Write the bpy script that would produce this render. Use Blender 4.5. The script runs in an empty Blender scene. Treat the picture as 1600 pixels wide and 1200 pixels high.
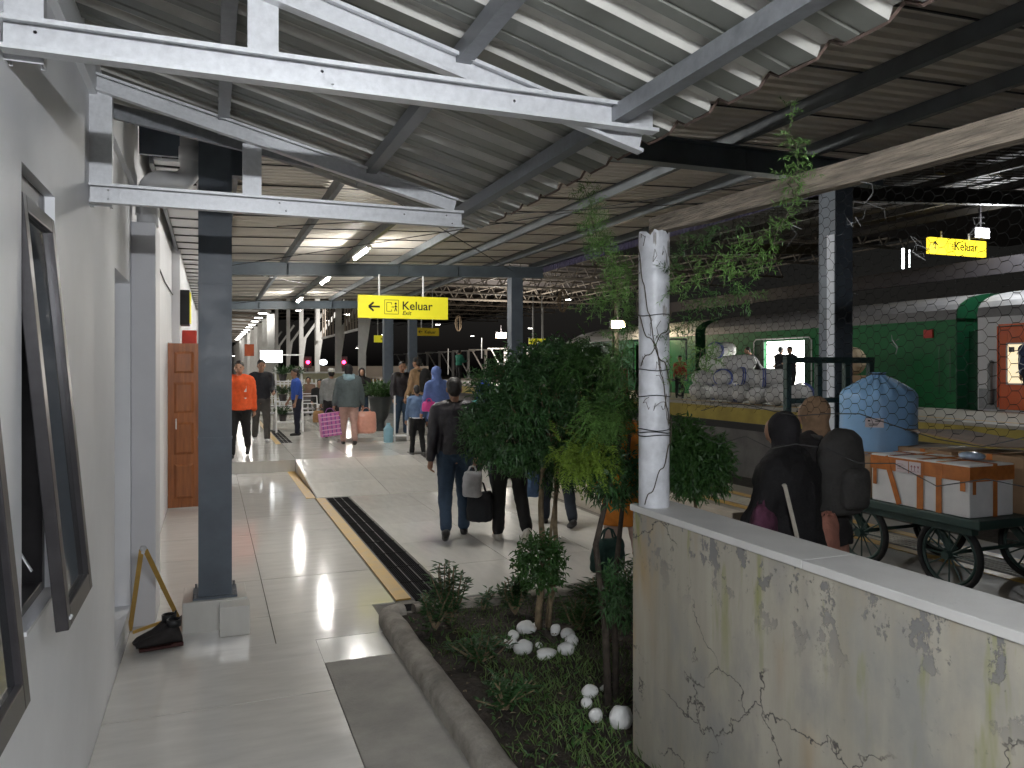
import bpy, bmesh, math, random
from mathutils import Vector, Matrix, noise
random.seed(7)
rnd = random.random
def U(a, b): return a + (b - a) * rnd()
R = math.radians
scene = bpy.context.scene
col = scene.collection
# ------------------------------------------------------------------ camera, world, exposure
F_PX = 1200.0; YAW = math.atan(470 / 1200); HOR = 572.0; EYE = 1.75
CT, ST = math.cos(YAW), math.sin(YAW)
cd = bpy.data.cameras.new('camera'); cam = bpy.data.objects.new('camera', cd); col.objects.link(cam)
cam.location = (0, 0, EYE); cam.rotation_euler = (R(90), 0, -YAW)
cd.sensor_width = 36; cd.lens = 27.0; cd.shift_y = -28 / 1600; cd.clip_start = .05; cd.clip_end = 600
scene.camera = cam
scene.render.resolution_x = 1024; scene.render.resolution_y = 768
w = bpy.data.worlds.new('World'); scene.world = w; w.use_nodes = True
wn = w.node_tree; bg = wn.nodes['Background']
sky = wn.nodes.new('ShaderNodeTexSky'); sky.sky_type = 'NISHITA'; sky.sun_disc = False
sky.sun_elevation = R(1.0); sky.sun_rotation = R(200)
hs_ = wn.nodes.new('ShaderNodeHueSaturation'); hs_.inputs['Saturation'].default_value = .15   # overcast night sky: dull grey
wn.links.new(sky.outputs[0], hs_.inputs['Color']); wn.links.new(hs_.outputs[0], bg.inputs[0]); bg.inputs[1].default_value = 0.0035
scene.view_settings.view_transform = 'Standard'; scene.view_settings.look = 'None'
scene.view_settings.gamma = 1; scene.view_settings.use_curve_mapping = False
scene.view_settings.exposure = 1.02
try:
    scene.cycles.max_bounces = 8; scene.cycles.diffuse_bounces = 4; scene.cycles.glossy_bounces = 3
    scene.cycles.sample_clamp_indirect = 6.0; scene.cycles.use_denoising = True
    scene.cycles.caustics_reflective = False; scene.cycles.caustics_refractive = False
except Exception: pass

# ------------------------------------------------------------------ photo geometry: where a sight line meets a real plane
def ray(px, py):
    u = (px - 800) / F_PX
    return Vector((u * CT + ST, -u * ST + CT, (HOR - py) / F_PX))
EYEV = Vector((0, 0, EYE))
def onz(px, py, z): r = ray(px, py); return EYEV + r * ((z - EYE) / r.z)
def onx(px, py, x): r = ray(px, py); return EYEV + r * (x / r.x)
def ony(px, py, y): r = ray(px, py); return EYEV + r * (y / r.y)
def atd(px, py, d): return EYEV + ray(px, py) * d

# ------------------------------------------------------------------ materials
MATS = {}
ORD = ['first', 'second', 'third', 'fourth', 'fifth', 'sixth', 'seventh', 'eighth', 'ninth', 'tenth', 'eleventh', 'twelfth', 'thirteenth', 'fourteenth', 'fifteenth', 'sixteenth']
def mat(name, c, rough=.6, metal=0, var=.12, scale=6, bump=0.0, bscale=40, rvar=0.0, em=None, ems=0, spec=None, rand=0, stretch=None, alpha=None, coat=0, trans=0):
    if name in MATS: return MATS[name]
    m = bpy.data.materials.new(name); m.use_nodes = True; MATS[name] = m
    nt = m.node_tree; N = nt.nodes; L = nt.links; b = N['Principled BSDF']
    b.inputs['Roughness'].default_value = rough; b.inputs['Metallic'].default_value = metal
    if spec is not None: b.inputs['Specular IOR Level'].default_value = spec
    if coat: b.inputs['Coat Weight'].default_value = coat
    if trans: b.inputs['Transmission Weight'].default_value = trans
    tc = N.new('ShaderNodeTexCoord'); src = tc.outputs['Object']
    if stretch:
        mp = N.new('ShaderNodeMapping'); mp.inputs['Scale'].default_value = stretch
        L.new(src, mp.inputs[0]); src = mp.outputs[0]
    nz = N.new('ShaderNodeTexNoise'); nz.inputs['Scale'].default_value = scale; nz.inputs['Detail'].default_value = 6
    nz.inputs['Roughness'].default_value = .6
    L.new(src, nz.inputs['Vector'])
    rp = N.new('ShaderNodeValToRGB'); rp.color_ramp.elements[0].position = .3; rp.color_ramp.elements[1].position = .7
    lo = [max(0, x * (1 - var)) for x in c]; hi = [min(1, x * (1 + var)) for x in c]
    rp.color_ramp.elements[0].color = (*lo, 1); rp.color_ramp.elements[1].color = (*hi, 1)
    L.new(nz.outputs['Fac'], rp.inputs['Fac']); cout = rp.outputs['Color']
    if rand:
        oi = N.new('ShaderNodeObjectInfo'); hs = N.new('ShaderNodeHueSaturation')
        mr = N.new('ShaderNodeMapRange'); mr.inputs[3].default_value = 1 - rand; mr.inputs[4].default_value = 1 + rand
        L.new(oi.outputs['Random'], mr.inputs[0]); L.new(mr.outputs[0], hs.inputs['Value']); L.new(cout, hs.inputs['Color']); cout = hs.outputs[0]
    L.new(cout, b.inputs['Base Color'])
    if rvar:
        mr = N.new('ShaderNodeMapRange'); mr.inputs[3].default_value = max(.02, rough - rvar); mr.inputs[4].default_value = min(1, rough + rvar)
        mr.inputs[1].default_value = .3; mr.inputs[2].default_value = .7
        L.new(nz.outputs['Fac'], mr.inputs[0]); L.new(mr.outputs[0], b.inputs['Roughness'])
    if bump:
        n2 = N.new('ShaderNodeTexNoise'); n2.inputs['Scale'].default_value = bscale; n2.inputs['Detail'].default_value = 5
        L.new(src, n2.inputs['Vector'])
        bp = N.new('ShaderNodeBump'); bp.inputs['Strength'].default_value = bump; bp.inputs['Distance'].default_value = .02
        L.new(n2.outputs['Fac'], bp.inputs['Height']); L.new(bp.outputs[0], b.inputs['Normal'])
    if em:
        b.inputs['Emission Color'].default_value = (*em, 1); b.inputs['Emission Strength'].default_value = ems
    return m

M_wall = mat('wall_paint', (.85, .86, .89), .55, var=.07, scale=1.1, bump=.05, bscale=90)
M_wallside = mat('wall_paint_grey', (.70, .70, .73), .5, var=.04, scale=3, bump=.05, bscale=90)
M_tile = mat('porcelain_tile_warm', (.66, .645, .61), .12, var=.06, scale=3, bump=.012, bscale=9, rand=.05, rvar=.04, stretch=(1, 4, 1))
M_tilew = mat('porcelain_tile_pale', (.66, .65, .61), .15, var=.05, scale=3, bump=.012, bscale=9, rand=.05, rvar=.04, stretch=(4, 1, 1))
M_tilen = mat('porcelain_tile_grey', (.62, .605, .57), .16, var=.08, scale=3, bump=.012, bscale=9, rand=.04, rvar=.05, stretch=(1, 4, 1))
M_grout = mat('tile_grout', (.16, .15, .13), .8, var=.3, scale=20)
M_conc = mat('path_concrete', (.33, .315, .285), .75, var=.28, scale=2.5, bump=.25, bscale=60, rvar=.12)
M_kerb = mat('kerb_concrete', (.30, .275, .24), .85, var=.4, scale=6, bump=.5, bscale=50)
M_plat = mat('platform_concrete', (.24, .22, .19), .6, var=.3, scale=1.5, bump=.15, bscale=40, rvar=.2)
M_soil = mat('garden_soil', (.03, .022, .016), .95, var=.6, scale=9, bump=1.0, bscale=35)
M_yel = mat('yellow_floor_paint', (.50, .31, .075), .4, var=.18, scale=9, rvar=.1)
M_black = mat('black_plastic', (.012, .012, .014), .45, var=.3)
M_grate = mat('drain_grating', (.005, .005, .006), .85, var=.3, scale=20, spec=.08)
M_blue = mat('blue_grey_steel_paint', (.10, .122, .15), .42, var=.18, scale=4, bump=.04, bscale=30, rvar=.1)
M_rafter = mat('grey_steel_paint', (.105, .13, .15), .45, var=.18, scale=4, bump=.04, rvar=.1)
M_purl = mat('canopy_purlin_steel', (.10, .112, .122), .4, metal=.25, var=.15, scale=6, rvar=.1)
M_sheet = mat('canopy_roof_sheet', (.64, .60, .53), .5, var=.10, scale=2, rvar=.1, rand=.04)
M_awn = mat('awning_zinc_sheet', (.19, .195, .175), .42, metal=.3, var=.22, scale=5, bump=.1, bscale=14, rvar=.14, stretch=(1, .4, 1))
M_awnlit = mat('awning_lit_rib', (.44, .43, .395), .5, metal=0, var=.15, scale=6, bump=.08, bscale=20)  # lit look of ribs and light-facing slopes put into a paler colour
M_white = mat('white_paint', (.78, .78, .78), .4, var=.04)
M_pvc = mat('pvc_pipe', (.72, .72, .73), .6, var=.06, scale=8)
M_wstruct = mat('white_steel_paint', (.84, .84, .82), .45, var=.1, scale=4)
M_alu = mat('dark_window_frame', (.045, .042, .045), .32, var=.2, scale=12, metal=.3)
M_glass = mat('window_glass', (.03, .035, .04), .04, var=.1, spec=1.0)
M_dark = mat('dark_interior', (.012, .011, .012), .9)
M_door = mat('varnished_wood', (.30, .105, .035), .28, var=.28, scale=5, stretch=(6, 6, .6), bump=.05, bscale=30)
M_timber = mat('weathered_timber', (.21, .175, .135), .85, var=.6, scale=7, stretch=(8, .8, 8), bump=.5, bscale=25)
M_purple = mat('purple_fascia_paint', (.04, .034, .085), .5, var=.15, scale=4)
M_syel = mat('sign_yellow', (.72, .66, .03), .4, var=.03, em=(.72, .66, .03), ems=.22)
M_syel2 = mat('sign_yellow_backlit', (.80, .62, .02), .4, var=.03, em=(1, .74, .04), ems=.75)
M_syel3 = mat('sign_yellow_unlit', (.75, .55, .02), .4, var=.05)
M_ink = mat('sign_ink', (.01, .01, .008), .5)
M_tube = mat('lit_tube', (1, 1, 1), .5, em=(1, .97, .92), ems=190)
M_spot = mat('lit_downlight', (1, 1, 1), .5, em=(1, .97, .9), ems=9)
M_flood = mat('lit_floodlight', (1, 1, 1), .5, em=(.95, .98, 1), ems=30)
M_warm = mat('lit_warm_lamp', (1, .9, .7), .5, em=(1, .78, .45), ems=40)
M_red = mat('lit_red_signal', (1, .05, .1), .5, em=(1, .02, .08), ems=12)
M_screen = mat('lit_screen', (1, 1, 1), .5, em=(.92, .97, 1), ems=3.0)
M_green = mat('train_green', (.008, .15, .045), .42, var=.12, scale=2, rvar=.08, spec=.3)
M_greend = mat('train_dark_green', (.008, .07, .03), .4, var=.12, scale=2)
M_troof = mat('train_roof_grey', (.20, .20, .21), .5, var=.18, scale=2)
M_troofr = mat('train_roof_rust', (.22, .12, .11), .6, var=.3, scale=1)
M_twhite = mat('train_white', (.62, .63, .66), .35, var=.05, scale=3)
M_torange = mat('train_orange', (.72, .12, .02), .35, var=.08, scale=3)
M_tlit = mat('lit_train_interior', (.9, .9, .85), .5, em=(1, .97, .9), ems=3)
M_tcream = mat('lit_train_window', (.9, .8, .6), .4, em=(1, .85, .55), ems=.45)
M_cartg = mat('cart_dark_green', (.028, .055, .048), .5, var=.25, scale=8, rvar=.1)
M_rubber = mat('tyre_rubber', (.012, .012, .012), .8, var=.3)
M_steel = mat('galvanised_steel', (.66, .67, .69), .42, metal=.3, var=.09, scale=45, rvar=.12, bump=.04, bscale=80)
M_galv2 = mat('worn_steel', (.24, .25, .265), .45, metal=.4, var=.2, scale=30, rvar=.12)
M_wire = mat('wire', (.02, .02, .02), .6)
M_wirel = mat('galvanised_wire', (.14, .14, .135), .6)
M_bagblue = mat('blue_plastic_sheet', (.25, .46, .74), .42, var=.08, scale=4, bump=.25, bscale=10, rvar=.1)
M_foam = mat('white_foam', (.70, .70, .70), .65, var=.06, scale=9, bump=.1, bscale=120)
M_tape = mat('orange_parcel_tape', (.46, .155, .04), .25, var=.22, scale=12)
M_card = mat('cardboard', (.33, .21, .12), .75, var=.15, scale=5)
M_carddk = mat('dark_cardboard', (.26, .17, .11), .75, var=.2, scale=5)
M_label = mat('paper_label', (.66, .58, .60), .6, var=.05)
M_sack = mat('white_woven_sack', (.60, .60, .60), .6, var=.12, scale=7, bump=.3, bscale=60)
M_sackb = mat('sack_blue_band', (.10, .14, .40), .6)
M_skin = mat('skin', (.36, .20, .13), .5, var=.08, scale=12)
M_hair = mat('black_hair', (.012, .010, .009), .5, var=.3, scale=30, bump=.3, bscale=90)
M_stone = mat('white_painted_stone', (.80, .80, .78), .6, var=.08, scale=12, bump=.4, bscale=25)
M_leafd = mat('leaf_dark', (.032, .088, .025), .45, var=.45, scale=5)
M_leafm = mat('leaf_mid', (.036, .095, .02), .45, var=.4, scale=6)
M_leafy = mat('leaf_yellow_green', (.17, .26, .035), .45, var=.35, scale=8)
M_fern = mat('leaf_fern', (.10, .20, .045), .5, var=.4, scale=8)
M_grass = mat('grass_blade', (.075, .125, .03), .6, var=.5, scale=4)
M_bark = mat('bark', (.20, .15, .09), .85, var=.4, scale=18, bump=.6, bscale=40)
M_barkd = mat('dark_bark', (.05, .038, .028), .9, var=.4, scale=18, bump=.6, bscale=40)
M_vine = mat('vine_stem', (.06, .048, .032), .8, var=.3)
M_beige = mat('beige_wall_paint', (.42, .38, .32), .6, var=.15, scale=3)
M_far = mat('far_concrete', (.36, .31, .26), .8, var=.15, scale=.6)
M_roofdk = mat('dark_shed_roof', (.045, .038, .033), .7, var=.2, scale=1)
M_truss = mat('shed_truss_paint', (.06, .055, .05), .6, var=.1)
M_pit = mat('track_ballast', (.06, .055, .05), .9, var=.4, scale=12, bump=1, bscale=20)
M_pside = mat('platform_side', (.14, .135, .13), .8, var=.25, scale=2)
M_rail = mat('steel_rail', (.22, .2, .19), .35, metal=.7)

def cloth(name, c, rough=.85, var=.15): return mat(name, c, rough, var=var, scale=14, bump=.25, bscale=60)

# weathered plaster: stains, cracks, peeling patches with shapes of their own
def plaster():
    m = bpy.data.materials.new('weathered_plaster'); m.use_nodes = True
    nt = m.node_tree; N = nt.nodes; L = nt.links; b = N['Principled BSDF']; b.inputs['Roughness'].default_value = .72
    tc = N.new('ShaderNodeTexCoord')
    def mapping(s, src=None):
        mp = N.new('ShaderNodeMapping'); mp.inputs['Scale'].default_value = s; L.new(src or tc.outputs['Object'], mp.inputs[0]); return mp.outputs[0]
    def nse(src, sc, det=6, rg=.6):
        n = N.new('ShaderNodeTexNoise'); n.inputs['Scale'].default_value = sc; n.inputs['Detail'].default_value = det; n.inputs['Roughness'].default_value = rg
        L.new(src, n.inputs['Vector']); return n
    def ramp(src, p0, p1, c0=(0, 0, 0, 1), c1=(1, 1, 1, 1)):
        r = N.new('ShaderNodeValToRGB'); r.color_ramp.elements[0].position = p0; r.color_ramp.elements[1].position = p1
        r.color_ramp.elements[0].color = c0; r.color_ramp.elements[1].color = c1; L.new(src, r.inputs[0]); return r.outputs[0]
    def mix(f, a, c):
        x = N.new('ShaderNodeMix'); x.data_type = 'RGBA'; L.new(f, x.inputs[0])
        if isinstance(a, tuple): x.inputs[6].default_value = a
        else: L.new(a, x.inputs[6])
        if isinstance(c, tuple): x.inputs[7].default_value = c
        else: L.new(c, x.inputs[7])
        return x.outputs[2]
    def mul(a, c):
        x = N.new('ShaderNodeMath'); x.operation = 'MULTIPLY'; L.new(a, x.inputs[0]); L.new(c, x.inputs[1]); return x.outputs[0]
    streak = nse(mapping((6, 6, .7)), 1.0, 5)
    c = ramp(streak.outputs['Fac'], .3, .7, (.27, .247, .195, 1), (.41, .382, .32, 1))
    och = ramp(nse(mapping((4, 4, .8)), .9, 3).outputs['Fac'], .50, .64)
    och = mul(och, ramp(nse(tc.outputs['Object'], 1.3, 2).outputs['Fac'], .4, .6))
    c = mix(och, c, (.36, .25, .12, 1))
    damp = ramp(nse(mapping((1.5, 1.5, .8)), 2.4, 5).outputs['Fac'], .48, .66)
    c = mix(damp, c, (.25, .245, .225, 1))
    spk = ramp(nse(tc.outputs['Object'], 38, 4).outputs['Fac'], .62, .7)
    c = mix(mul(spk, ramp(nse(tc.outputs['Object'], 5, 3).outputs['Fac'], .45, .6)), c, (.22, .21, .19, 1))
    # height masks in object z (wall top at 0)
    sp = N.new('ShaderNodeSeparateXYZ'); L.new(tc.outputs['Object'], sp.inputs[0])
    top = N.new('ShaderNodeMapRange'); top.inputs[1].default_value = -.36; top.inputs[2].default_value = -.10; L.new(sp.outputs['Z'], top.inputs[0])
    top2 = N.new('ShaderNodeMapRange'); top2.inputs[1].default_value = -.6; top2.inputs[2].default_value = -.05; L.new(sp.outputs['Z'], top2.inputs[0])
    moss = mul(ramp(nse(mapping((5, 5, .9)), 1.6, 4).outputs['Fac'], .57, .66), top2.outputs[0])
    c = mix(moss, c, (.20, .22, .05, 1))
    peel = mul(ramp(nse(mapping((1, 1, .75)), 9, 8, .68).outputs['Fac'], .558, .575), top.outputs[0])
    c = mix(peel, c, (.17, .165, .16, 1))
    # cracks
    wv = nse(tc.outputs['Object'], 4, 5); ad = N.new('ShaderNodeVectorMath'); ad.operation = 'ADD'
    sc = N.new('ShaderNodeVectorMath'); sc.operation = 'SCALE'; sc.inputs['Scale'].default_value = .35
    L.new(wv.outputs['Color'], sc.inputs[0]); L.new(tc.outputs['Object'], ad.inputs[0]); L.new(sc.outputs[0], ad.inputs[1])
    vo = N.new('ShaderNodeTexVoronoi'); vo.feature = 'DISTANCE_TO_EDGE'; vo.inputs['Scale'].default_value = 2.3; L.new(ad.outputs[0], vo.inputs['Vector'])
    cr = ramp(vo.outputs['Distance'], .0025, .009, (1, 1, 1, 1), (0, 0, 0, 1))
    crm = mul(cr, ramp(nse(tc.outputs['Object'], 2.2, 3).outputs['Fac'], .47, .54))
    c = mix(crm, c, (.07, .065, .06, 1))
    L.new(c, b.inputs['Base Color'])
    h = N.new('ShaderNodeMath'); h.operation = 'ADD'; L.new(crm, h.inputs[0]); L.new(peel, h.inputs[1])
    bp = N.new('ShaderNodeBump'); bp.invert = True; bp.inputs['Strength'].default_value = .6; bp.inputs['Distance'].default_value = .004; L.new(h.outputs[0], bp.inputs['Height'])
    b2 = N.new('ShaderNodeBump'); b2.inputs['Strength'].default_value = .12; b2.inputs['Distance'].default_value = .01
    L.new(nse(tc.outputs['Object'], 30, 6).outputs['Fac'], b2.inputs['Height']); L.new(bp.outputs[0], b2.inputs['Normal'])
    L.new(b2.outputs[0], b.inputs['Normal'])
    return m
M_plaster = plaster()

# ------------------------------------------------------------------ mesh collector and object helpers
class MB:
    def __init__(s): s.v = []; s.f = []; s.mi = []; s.cur = 0
    def add(s, vs, fs):
        n = len(s.v); s.v += [Vector(v) for v in vs]
        for f in fs: s.f.append([n + i for i in f]); s.mi.append(s.cur)
        return s
    def box(s, a, b):
        x0, y0, z0 = a; x1, y1, z1 = b
        if x0 > x1: x0, x1 = x1, x0
        if y0 > y1: y0, y1 = y1, y0
        if z0 > z1: z0, z1 = z1, z0
        return s.add([(x0,y0,z0),(x1,y0,z0),(x1,y1,z0),(x0,y1,z0),(x0,y0,z1),(x1,y0,z1),(x1,y1,z1),(x0,y1,z1)],
                     [(0,3,2,1),(4,5,6,7),(0,1,5,4),(1,2,6,5),(2,3,7,6),(3,0,4,7)])
    def bar(s, p, q, w_, h, up=(0, 0, 1)):      # a square bar from p to q: w_ across, h along "up"
        p = Vector(p); q = Vector(q); d = (q - p).normalized(); up = Vector(up)
        sd = d.cross(up)
        if sd.length < 1e-4: sd = d.cross(Vector((1, 0, 0)))
        sd.normalize(); u2 = sd.cross(d).normalized()
        vs = []
        for c in (p, q):
            for a, b in ((-1,-1),(1,-1),(1,1),(-1,1)): vs.append(c + sd * a * w_ / 2 + u2 * b * h / 2)
        return s.add(vs, [(0,1,2,3),(7,6,5,4),(0,4,5,1),(1,5,6,2),(2,6,7,3),(3,7,4,0)])
    def profile(s, p, q, pts, up=(0, 0, 1), closed=True):   # sweep a 2D outline (side, up) from p to q
        p = Vector(p); q = Vector(q); d = (q - p).normalized(); sd = d.cross(Vector(up)).normalized(); u2 = sd.cross(d).normalized()
        n = len(pts); vs = [c + sd * a + u2 * b for c in (p, q) for a, b in pts]
        fs = [(i, (i + 1) % n, n + (i + 1) % n, n + i) for i in range(n if closed else n - 1)]
        if closed: fs += [tuple(range(n))[::-1], tuple(range(n, 2 * n))]
        return s.add(vs, fs)
    def tube(s, pts, r, n=6, cap=True):
        pts = [Vector(p) for p in pts]; k = len(pts)
        rr = r if isinstance(r, (list, tuple)) else [r] * k
        base = len(s.v); last = None
        for i, p in enumerate(pts):
            d = (pts[min(i + 1, k - 1)] - pts[max(i - 1, 0)])
            if d.length < 1e-9: d = Vector((0, 0, 1))
            d.normalize()
            if last is None:
                a = d.cross(Vector((0, 0, 1)))
                if a.length < .05: a = d.cross(Vector((1, 0, 0)))
            else: a = last - d * last.dot(d)
            a.normalize(); last = a; b = d.cross(a)
            for j in range(n):
                t = 2 * math.pi * j / n; s.v.append(p + (a * math.cos(t) + b * math.sin(t)) * rr[i])
        for i in range(k - 1):
            for j in range(n):
                s.f.append([base + i*n + j, base + i*n + (j+1) % n, base + (i+1)*n + (j+1) % n, base + (i+1)*n + j]); s.mi.append(s.cur)
        if cap:
            s.f.append([base + j for j in range(n)][::-1]); s.f.append([base + (k-1)*n + j for j in range(n)]); s.mi += [s.cur] * 2
        return s
    def lathe(s, c, prof, n=20, sx=1, sy=1):    # prof: (radius, z)
        c = Vector(c); base = len(s.v); k = len(prof)
        for r, z in prof:
            for j in range(n):
                t = 2 * math.pi * j / n; s.v.append(c + Vector((r * sx * math.cos(t), r * sy * math.sin(t), z)))
        for i in range(k - 1):
            for j in range(n): s.f.append([base+i*n+j, base+i*n+(j+1)%n, base+(i+1)*n+(j+1)%n, base+(i+1)*n+j]); s.mi.append(s.cur)
        s.f.append([base + j for j in range(n)][::-1]); s.f.append([base + (k-1)*n + j for j in range(n)]); s.mi += [s.cur] * 2
        return s
    def ball(s, c, r, nu=12, nv=8, rot=None):
        c = Vector(c); r = r if isinstance(r, (tuple, list)) else (r, r, r); base = len(s.v)
        def P(x, y, z):
            v = Vector((x * r[0], y * r[1], z * r[2]))
            return c + (rot @ v if rot else v)
        s.v.append(P(0, 0, -1))
        for i in range(1, nv):
            a = -math.pi / 2 + math.pi * i / nv
            for j in range(nu):
                t = 2 * math.pi * j / nu; s.v.append(P(math.cos(a)*math.cos(t), math.cos(a)*math.sin(t), math.sin(a)))
        s.v.append(P(0, 0, 1)); top = len(s.v) - 1
        for j in range(nu):
            s.f.append([base, base+1+(j+1)%nu, base+1+j]); s.mi.append(s.cur)
            s.f.append([top, top-nu+j, top-nu+(j+1)%nu]); s.mi.append(s.cur)
        for i in range(nv - 2):
            for j in range(nu):
                q = base + 1 + i*nu; s.f.append([q+j, q+(j+1)%nu, q+nu+(j+1)%nu, q+nu+j]); s.mi.append(s.cur)
        return s
    def capsule(s, p, q, r0, r1, n=10):
        p = Vector(p); q = Vector(q); d = (q - p)
        L_ = d.length; d = d.normalized() if L_ > 1e-6 else Vector((0, 0, 1))
        pts = [p - d*r0*.95, p - d*r0*.6, p, p.lerp(q, .5), q, q + d*r1*.6, q + d*r1*.95]
        return s.tube(pts, [r0*.25, r0*.78, r0, (r0+r1)/2, r1, r1*.78, r1*.25], n)
    def build(s, name, m, parent=None, smooth=False, bevel=0, label=None, kind=None, origin=None):
        me = bpy.data.meshes.new(name); o = bpy.data.objects.new(name, me)
        off = Vector((0, 0, 0))
        if origin is not None: off = Vector(origin)
        elif parent is not None: off = wloc(parent)
        me.from_pydata([v - off for v in s.v], [], s.f)
        ms = m if isinstance(m, (list, tuple)) else [m]
        for x in ms: me.materials.append(x)
        if len(ms) > 1: me.polygons.foreach_set('material_index', s.mi)
        if smooth: me.polygons.foreach_set('use_smooth', [True] * len(me.polygons))
        me.update(); col.objects.link(o)
        if parent is not None: o.parent = parent
        if origin is not None: o.location = off - (wloc(parent) if parent is not None else Vector((0, 0, 0)))
        if bevel:
            bv = o.modifiers.new('bevel', 'BEVEL'); bv.width = bevel; bv.segments = 2; bv.limit_method = 'ANGLE'; bv.angle_limit = R(40)
        if label: o['label'] = label
        if kind: o['kind'] = kind
        return o
def wloc(o):
    v = Vector((0, 0, 0))
    while o is not None: v += o.location; o = o.parent
    return v
def tag(o, label, cat, group=None):
    o['label'] = label; o['category'] = cat
    if group: o['group'] = group
    return o
def thing(name, loc, label, cat, group=None):
    o = bpy.data.objects.new(name, None); col.objects.link(o); o.location = loc; o.empty_display_size = .1
    return tag(o, label, cat, group)
def struct(o): o['kind'] = 'structure'; return o
def copytree(o, loc, label=None, rz=None):
    def cp(x, par):
        c = x.copy(); col.objects.link(c)
        if par is not None: c.parent = par
        for ch in [k for k in list(KIDS.get(x, x.children))]: cp(ch, c)
        return c
    c = cp(o, None); c.location = loc
    if rz is not None: c.rotation_euler = (0, 0, rz)
    if label: c['label'] = label
    return c
KIDS = {}
def text_mesh(s, size, loc, rot, m, name='lettering', parent=None, shear=0, ext=.002, align='LEFT', spacing=1.0, bold=0):
    cu = bpy.data.curves.new(name, 'FONT'); cu.body = s; cu.size = size; cu.extrude = ext; cu.align_x = align; cu.shear = shear; cu.space_character = spacing
    cu.offset = bold
    t = bpy.data.objects.new(name, cu); col.objects.link(t)
    dg = bpy.context.evaluated_depsgraph_get(); me = bpy.data.meshes.new_from_object(t.evaluated_get(dg)); bpy.data.objects.remove(t)
    o = bpy.data.objects.new(name, me); col.objects.link(o); me.materials.clear(); me.materials.append(m)
    o.rotation_euler = rot; o.location = Vector(loc) - (wloc(parent) if parent else Vector((0, 0, 0)))
    if parent: o.parent = parent
    return o
def cprof(w_, h, t):      # lipped C channel outline (side, up), open to +side
    l = w_ * .28
    return [(0,-h/2),(w_,-h/2),(w_,-h/2+l),(w_-t,-h/2+l),(w_-t,-h/2+t),(t,-h/2+t),(t,h/2-t),(w_-t,h/2-t),(w_-t,h/2-l),(w_,h/2-l),(w_,h/2),(0,h/2)]
def hprof(w_, h, t=.014):
    a = w_ / 2; b = h / 2; k = t / 2
    return [(-a,-b),(a,-b),(a,-b+t),(k,-b+t),(k,b-t),(a,b-t),(a,b),(-a,b),(-a,b-t),(-k,b-t),(-k,-b+t),(-a,-b+t)]
# ------------------------------------------------------------------ ground, platforms, tracks
WX = -.5                                   # face of the station wall
def slab(name, a, b, m, parent=None, **k):
    o = MB().box(a, b).build(name, m, parent, **k)
    if parent is None: struct(o)
    return o
g = MB().add([(-300,-300,-1.0),(300,-300,-1.0),(300,300,-1.0),(-300,300,-1.0)], [(0,1,2,3)]).build('ground', M_pit); struct(g)
plat = slab('platform', (-4, -8, -.99), (7.3, 13.2, -.02), M_plat)
plat2 = slab('platform', (-4, 13.204, -.99), (7.3, 140, .17), M_plat)
floor = struct(MB().box((-.62, -1, -.0195), (4.3, 13.19, -.008)).build('floor', M_grout))
def tiles(parent, xs, ys, z, m, t=.008, gap=.003, skip=None, slope=None):
    for i in range(len(xs) - 1):
        for j in range(len(ys) - 1):
            if skip and skip(xs[i], xs[i+1], ys[j], ys[j+1]): continue
            x0, x1, y0, y1 = xs[i] + gap, xs[i+1] - gap, ys[j] + gap, ys[j+1] - gap
            mb = MB().box((x0, y0, z - t), (x1, y1, z))
            if slope: mb.v = [Vector((v.x, v.y, v.z + slope(v.y))) for v in mb.v]
            dz = U(-.0006, .0006); mb.v = [v + Vector((0, 0, dz + U(-.0003, .0003) )) for v in mb.v]
            mb.build('floor_tile', m, parent)
ysl = [5.62, 6.6, 7.5, 8.4, 9.3, 10.2, 11.1, 12.0, 12.9, 13.19]
tiles(floor, [-.5, .38, 1.27], ysl, 0, M_tile)
tiles(floor, [-.5, .38, 1.1], [5.03, 5.62], 0, M_tile)
tiles(floor, [.62, 1.05], [4.62, 5.03], 0, M_tilew)
tiles(floor, [-.5, .62], [.7, 1.6, 2.45, 3.33, 4.19, 5.02], .012, M_tilen, t=.02)
tiles(floor, [1.72, 2.5, 3.35, 4.2], [5.58, 6.5, 7.45, 8.4, 9.4, 10.4], .0, M_tilew)
# ramp and upper floor
ramp = struct(MB().add([(1.30,10.4,-.007),(4.2,10.4,-.007),(4.2,13.19,.183),(1.30,13.19,.183),(1.30,10.4,-.0078),(4.2,10.4,-.0078),(4.2,13.19,-.0078),(1.30,13.19,-.0078)],
      [(0,1,2,3),(0,4,5,1),(1,5,6,2),(2,6,7,3),(3,7,4,0)]).build('ramp', M_tilew))
tiles(ramp, [1.305, 2.28, 3.24, 4.2], [10.405, 11.33, 12.26, 13.19], .006, M_tilew, slope=lambda y: (y - 10.4) / 2.79 * .19)
floor2 = struct(MB().box((-.62, 13.206, .1705), (6.8, 30, .183)).build('upper_floor', M_grout))
MB().box((-.5, 13.196, -.0), (1.297, 13.2035, .183)).build('step_riser', M_tilew, floor2)
tiles(floor2, [-.5 + .91 * i for i in range(9)], [13.21 + .93 * i for i in range(14)], .19, M_tile)
MB().box((-.5, 26.24, .182), (6.8, 29.9, .1895)).build('plain_floor', M_tile, floor2)
ys = MB().box((1.285, 5.66, -.006), (1.40, 10.39, .0045)).box((1.17, 10.43, -.004), (1.288, 13.18, .0046)).build('yellow_guide_stripe', M_yel); struct(ys)
ys2 = struct(MB().box((1.2, 16.0, .186), (1.3, 24, .1945)).build('yellow_guide_stripe', M_yel))
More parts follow.
